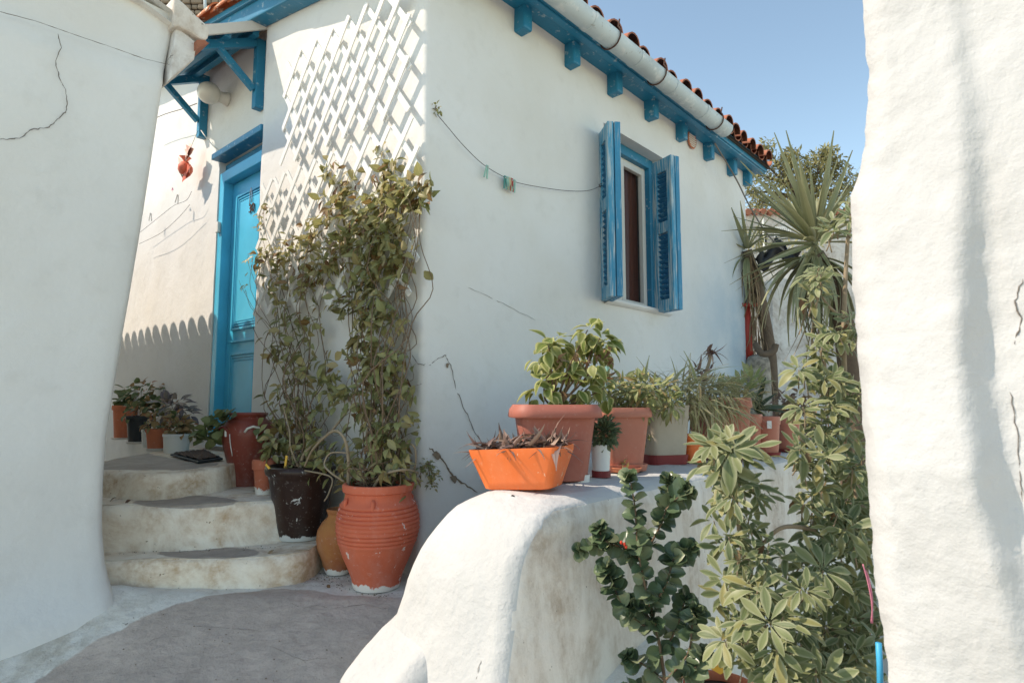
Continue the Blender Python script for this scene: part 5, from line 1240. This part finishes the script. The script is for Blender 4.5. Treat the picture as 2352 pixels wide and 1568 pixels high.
for k in range(9): bl.tube([(q.x-.2+.055*k, -.4, q.z-.12), (q.x-.2+.055*k, -.4, q.z+.16)], .012, 5)
bl.beam((q.x-.25, -.4, q.z+.17), (q.x+.28, -.4, q.z+.17), .03, .03); bl.build('balcony_rail', M['white'], fb)
wn = at(1752, 548, 17)-c; MB().box((wn.x, -.02, wn.z), (.18, .06, .4)).build('window', M['tarp'], fb); MB().tube([(wn.x-.1, -.3, wn.z-.4), (wn.x-.1, -.3, wn.z+.5)], .025, 6).build('pole', M['white'], fb)
# tree beyond
TLf = [leaf_mesh('leaf', M['treeleaf'], .35, 2, c, .1) for c in (.2, .4)]
tr_ = empty('tree', at(1840, 700, 20), 'feathery olive green tree rising behind the far house', 'tree'); r = random.Random(90); c = tr_.location
sl = [(spline([c-UP*3, c+Vector((.1, 0, .8)), at(1845, 520, 20), at(1840, 430, 20)], 6), .22, .08)]
items = []; cl = []
for x, y, rad, n in [(1745, 365, 24, 120), (1760, 340, 20, 80), (1790, 390, 34, 200), (1775, 440, 34, 200), (1740, 470, 24, 120), (1830, 400, 34, 220), (1815, 360, 22, 110), (1880, 380, 34, 220), (1850, 440, 36, 220), (1910, 370, 26, 130), (1930, 400, 26, 130), (1890, 440, 34, 200), (1930, 450, 26, 120), (1790, 480, 34, 160), (1850, 490, 34, 160), (1725, 440, 16, 60), (1900, 350, 16, 60), (1960, 430, 30, 120), (1735, 400, 18, 60)]:
    q = at(x, y, 20); cl.append((spline([at(1842, 460, 20), at(1842, 450, 20).lerp(q, .5)+rv(r)*.2, q], 4), .06, .02))
    for k in range(n): d = rv(r); items += [(r.choice(TLf), mat_at(q+rv(r)*rad*22/1400, d+UP*.3+rv(r)*.6, UP+rv(r), r.uniform(.12, .24))) for _ in range(2)]
stems(tr_, sl, 'bark', 'trunk', 8); stems(tr_, cl, 'bark', 'branch', 5); 
me_items = items; put_leaves(tr_, me_items, 0)
for o in tr_.children:
    if o.name.startswith('foliage'): o.name = 'crown'
# low bush below
bush('shrub', 'dark leafy bush filling the gap beyond the far house', 'shrub', at(1745, 600, 12), [(at(1738, 548, 12), .22, 120), (at(1850, 560, 13), .4, 200), (at(1800, 575, 12), .3, 120)], TLf, (.07, .13), seed=91, limit=0)

# ------------------------------------------------------------------ stone building at the top left, far behind
sb = empty('stone_house', at(470, 20, 11), 'brown rubble stone house seen above the eaves', 'house'); c = sb.location
MB().box((0, .25, -1), (4.5, .4, 5.0)).build('wall', M['mortar'], sb)
r = random.Random(31)
for j in range(11):
    x = -.95+r.uniform(-.1, 0)
    while x < .95:
        w_ = r.uniform(.10, .24); h_ = .105*r.uniform(.75, 1.0)
        b_ = MB(); b_.box((x+w_/2, .03, -.55+.115*j+r.uniform(-.008, .008)), (w_*.93, .09+r.uniform(0, .05), h_), Matrix.Rotation(r.uniform(-.06, .06), 3, 'Y')); b_.build('stone', M['stone'], sb, bevel=.018, seg=1)
        x += w_
dpipe = MB(); dpipe.tube([at(470, -30, 8), at(471, 10, 8), at(472, 36, 8)], .02, 8); o = dpipe.shift(at(471, 10, 8)).build('pipe', M['gut'], smooth=True); o.location = at(471, 10, 8); tag(o, 'thin pale pipe standing in front of the stone house', 'pipe')

# ------------------------------------------------------------------ lamp, lines and hung things
lp = loc(on_u(525, 230, .07)); lam = empty('wall_lamp', H(.07, lp.y, lp.z), 'round white globe wall lamp above the blue door', 'lamp')
for nm, prof, m_ in (('base', [(.001, 0), (.062, 0), (.062, .03), (.052, .04), (.05, .085), (.045, .09)], 'wframe'), ('globe', [(.045, .085)]+[(.098*math.sin(t), .175-.098*math.cos(t)) for t in np.linspace(.48, 3.12, 14)], 'lamp')):
    mb = MB().lathe(prof, 28); mb.v = [(-WD)*q.z+LD*q.x+UP*q.y for q in mb.v]; mb.build(nm, M[m_], lam, smooth=True)
def line(name, label, pts, r_, mat='iron', cat='wire', n=8):
    P = spline(pts, n); c = P[0].copy(); o = MB().tube([q-c for q in P], r_, 5).build(name, M[mat], smooth=True); o.location = c; return tag(o, label, cat), P
vo = -.03
_, CLP = line('clothesline', 'sagging clothesline pegged across the long white wall', [on_v(x, y, vo) for x, y in [(1003, 262), (1030, 294), (1065, 335), (1110, 378), (1160, 408), (1190, 420), (1240, 430), (1300, 438), (1350, 438), (1382, 426)]], .0022, cat='clothesline')
def peg(p, mat, label, tilt=0, s=1., grp='clothes pegs on the long wall line'):
    t = empty('clothes_peg', p, label, 'peg', grp, rz=ANG+math.pi/2)
    for k in (-1, 1):
        b_ = MB(); b_.beam((k*.004, 0, .012), (k*.013, 0, -.075*s), .010, .006, (0, 1, 0)); b_.v = [Matrix.Rotation(tilt, 3, 'X') @ Matrix.Rotation(math.pi/2, 3, 'Z') @ q for q in b_.v]; b_.build('arm', M[mat], t)
    sp_ = MB().tube([(0, -.006, 0), (0, .006, 0)], .006, 8); sp_.build('spring', M['metal'], t)
for (x, y), m_, tl, lab in (((1119, 384), 'peg', .2, 'single pale mint peg on its own on the clothesline'), ((1160, 408), 'pegd', -.05, 'dark teal peg, first of the bunch on the clothesline'), ((1166, 410), 'peg', 0, 'mint peg second in the bunch on the clothesline'), ((1171, 412), 'pegy', 0, 'straw coloured peg in the bunch on the clothesline'), ((1176, 414), 'pegr', .05, 'red peg in the bunch on the clothesline'), ((1182, 417), 'peg', .2, 'tilted mint peg, last of the bunch on the clothesline')):
    peg(on_v(x, y, vo-.004), m_, lab, tl)
hk = MB(); q0 = on_v(1382, 426, -.03); hk.tube([on_v(1390, 420, 0)-q0, on_v(1386, 424, -.02)-q0, on_v(1378, 430, -.03)-q0, on_v(1376, 424, -.03)-q0, on_v(1382, 422, -.03)-q0], .003, 5); o = hk.build('wall_hook', M['rust'], smooth=True); o.location = q0; tag(o, 'small rusty hook beside the left shutter', 'hook')
bush('weed', 'tiny weed tuft round a rusty nail high on the wall', 'weed', on_v(1002, 250, -.01), [(on_v(1002, 248, -.02), .03, 12), (on_v(1006, 258, -.02), .02, 8)], VD, (.02, .035), seed=95)
bush('weed', 'small leafy weed sprouting from the crack at the house corner', 'weed', on_v(984, 1060, -.01), [(on_v(990, 1085, -.05), .035, 40), (on_v(1000, 1095, -.05), .03, 30), (on_v(982, 1070, -.04), .04, 36), (on_v(992, 1115, -.05), .025, 20), (on_u(965, 1075, -.05), .04, 20), (on_u(960, 1105, -.08), .03, 10)], VD, (.014, .03), seed=96)
line('cable', 'grey cable stretched from the gutter end down behind the yucca', [on_v(1642, 330, -.25), at(1690, 410, 6.4), at(1720, 470, 6.3), at(1760, 535, 6.2), at(1800, 575, 6.1)], .008, 'crack', 'cable')
# lines, flower bag and pegs on the wall left of the door
wv = .02
line('wire', 'dark wire from the canopy bracket towards the near house', [on_u(452, 238, -.10), on_u(420, 250, -.10), on_u(375, 264, -.10), on_u(330, 285, -.1)], .004)
line('wire', 'thin string holding the red gauze bag under the canopy', [on_u(455, 300, -.06), on_u(447, 318, -.06), on_u(438, 340, -.06), on_u(430, 362, -.06)], .002)
line('wire', 'thin drying line running down left from the pink ribbon', [on_u(440, 440, -.05), on_u(428, 460, -.05), on_u(400, 472, -.05), on_u(370, 495, -.05), on_u(320, 535, -.05)], .002)
line('wire', 'lowest thin drying line sagging towards the near house', [on_u(436, 470, -.05), on_u(410, 500, -.05), on_u(370, 535, -.05), on_u(320, 560, -.05)], .002)
line('wire', 'pale cable running down the reveal beside the door head', [on_u(462, 300, -.01), on_u(475, 318, .0), on_u(495, 340, .02), on_u(520, 352, .1)], .005, 'wframe')
fbg = empty('gauze_bag', on_u(426, 378, -.07), 'red gauze favour bag with pink ribbon hung on the white wall', 'gift bag'); c = fbg.location
mb = MB().lathe([(.001, -.10), (.05, -.088), (.07, -.05), (.066, -.015), (.04, .016), (.018, .03), (.03, .055), (.05, .075)], 22, wob=.3); mb.build('pouch', M['redb'], fbg, smooth=True)
for k in range(7):
    a = R.uniform(-.3, 2.4) if k < 4 else R.uniform(3.6, 4.6); d = LD*math.cos(a)+UP*math.sin(a); pts = []
    mb = MB(); sd_ = d.cross(WD).normalized(); L_ = R.uniform(.12, .19)
    mb.grid([[UP*.015+d*(L_*t)+sd_*(w_*(.012+.06*t))-WD*(.02*math.sin(3*t+k+w_)) for w_ in (-1, -.3, .4, 1)] for t in (0, .35, .7, 1)]); mb.build('ribbon', M['pink' if k < 5 else 'redb'], fbg, smooth=True)
itm = [(R.choice(DR), mat_at(c+LD*.035-UP*.05+rv()*.03, rv()-UP*.4+LD*.3, -WD+rv()*.4, R.uniform(.04, .07))) for k in range(12)]; put_leaves(fbg, itm)
pk = MB(); 
for k in range(5): a = 1.26*k; pk.add([Vector((0, 0, 0)), LD*.025*math.cos(a)+UP*.025*math.sin(a)-WD*.01, LD*.025*math.cos(a+.9)+UP*.025*math.sin(a+.9)], [(0, 1, 2)])
o = pk.build('ribbon_flower', M['rose']); o.location = on_u(397, 437, -.06); tag(o, 'small pink ribbon flower hanging below the gauze bag', 'ribbon')
peg(on_u(346, 492, -.05), 'wframe', 'pale peg on the drying line left of the gauze bag', 0, 1, 'pegs on the left drying lines')
peg(on_u(408, 450, -.05), 'wframe', 'pale peg just under the pink ribbon flower', .1, 1, 'pegs on the left drying lines')
# doormat
dm = empty('doormat', on_z(453, 1049, -.415), 'dark brown coir doormat with black rubber edge', 'doormat'); c = dm.location
q = [on_z(x, y, -.412)-c for x, y in [(391, 1046), (455, 1064), (512, 1056), (470, 1036)]]
mb = MB(); mb.add([a_+UP*z for z in (0, .014) for a_ in q], [(0, 1, 2, 3)[::-1], (4, 5, 6, 7)]+[(k, (k+1) % 4, (k+1) % 4+4, k+4) for k in range(4)]); mb.build('rim', M['rubber'], dm, bevel=.003)
mb = MB(); qq = [a_*.88 for a_ in q]; n = 26; r = random.Random(4)
mb.grid([[qq[0].lerp(qq[1], i/n).lerp(qq[3].lerp(qq[2], i/n), j/n)+UP*(.014+r.uniform(.004, .014)) for i in range(n+1)] for j in range(n+1)]); mb.build('coir', M['mat'], dm)
# fallen leaves and a stone chip
for i, (x, y, z, lab) in enumerate(((752, 1347, -.95, 'dry leaf lying on the path edge by the ribbed jar'), (478, 1378, -.96, 'small dry leaf lying on the grey path'), (300, 1152, -.571, 'dry leaf on the second step near the left wall'), (630, 1365 - 97, -.803, 'dry leaf on the third step before the dark pot'), (268, 1147, -.571, 'curled dry leaf on the second step at the wall corner'))):
    t = empty('fallen_leaf', on_z(x, y, z)+UP*.012, lab, 'leaf', 'dry leaves fallen on the steps and path'); o = bpy.data.objects.new('blade', R.choice(DR)); COL.objects.link(o); o.parent = t; o.scale = (.05, .05, .05); o.rotation_euler = (R.uniform(-.2, .2), R.uniform(-.3, .3), R.uniform(0, 6))

# ------------------------------------------------------------------ grit, litter and hairline cracks on the lane
r = random.Random(55); mb = MB()
def pebble(p, s_):
    q = [rv(r).normalized()*s_*r.uniform(.6, 1.2) for _ in range(6)]
    d = [Vector((s_, 0, 0)), Vector((-s_, 0, 0)), Vector((0, s_*.8, 0)), Vector((0, -s_*.8, 0)), Vector((0, 0, s_*.6)), Vector((0, 0, -s_*.5))]
    mb.add([Vector(p)+a+b*.3 for a, b in zip(d, q)], [(0, 2, 4), (2, 1, 4), (1, 3, 4), (3, 0, 4), (2, 0, 5), (1, 2, 5), (3, 1, 5), (0, 3, 5)])
for x0, y0, x1, y1, n, sp, zf in ((250, 1352, 720, 1330, 130, 12, None), (720, 1328, 900, 1372, 150, 12, None), (250, 1272, 640, 1256, 70, 6, -.803), (245, 1140, 600, 1130, 60, 5, -.571), (0, 1440, 250, 1330, 70, 22, None), (300, 1440, 860, 1540, 45, 60, None), (720, 1315, 800, 1330, 90, 8, None)):
    for k in range(n):
        t = r.random(); x = x0+(x1-x0)*t+r.gauss(0, sp); y = y0+(y1-y0)*t+r.gauss(0, sp*.5)
        p = on_g(x, y) if zf is None else on_z(x, y, zf)
        l = loc(p); d = .81-l.y; z = (p.z+.13*math.exp(-max(d, 0)/.11)*sm(3.25, 2.85, p.y)+.012*nz((p.x, p.y, 0), 2.2)) if zf is None else p.z
        pebble((p.x, p.y, z+.002), r.choice((.0015, .002, .003, .0045)))
o = mb.build('grit', M['litter'] if 'litter' in M else M['crackbrown']); o['kind'] = 'stuff'; o['label'] = 'dirt crumbs and grit scattered along the steps and lane'
lane = empty('lane_cracks', (0, 0, 0), 'fine cracks in the grey cement of the path', kind='structure')
def gp_(x, y):
    p = on_g(x, y); return Vector((p.x, p.y, ground_z(p.y)+.012*nz((p.x, p.y, 0), 2.2)+.005*nz((p.x, p.y, 3), 9)+.0012))
for i, pts in enumerate(([(655, 1382), (700, 1398), (730, 1392), (760, 1400)], [(760, 1400), (840, 1388), (880, 1400), (905, 1395)], [(420, 1440), (520, 1442), (600, 1448)], [(300, 1500), (360, 1470), (420, 1462)], [(620, 1480), (700, 1520), (780, 1510)])):
    crack([gp_(*p) for p in pts],   .0007, lane, 70+i, amp=.005)
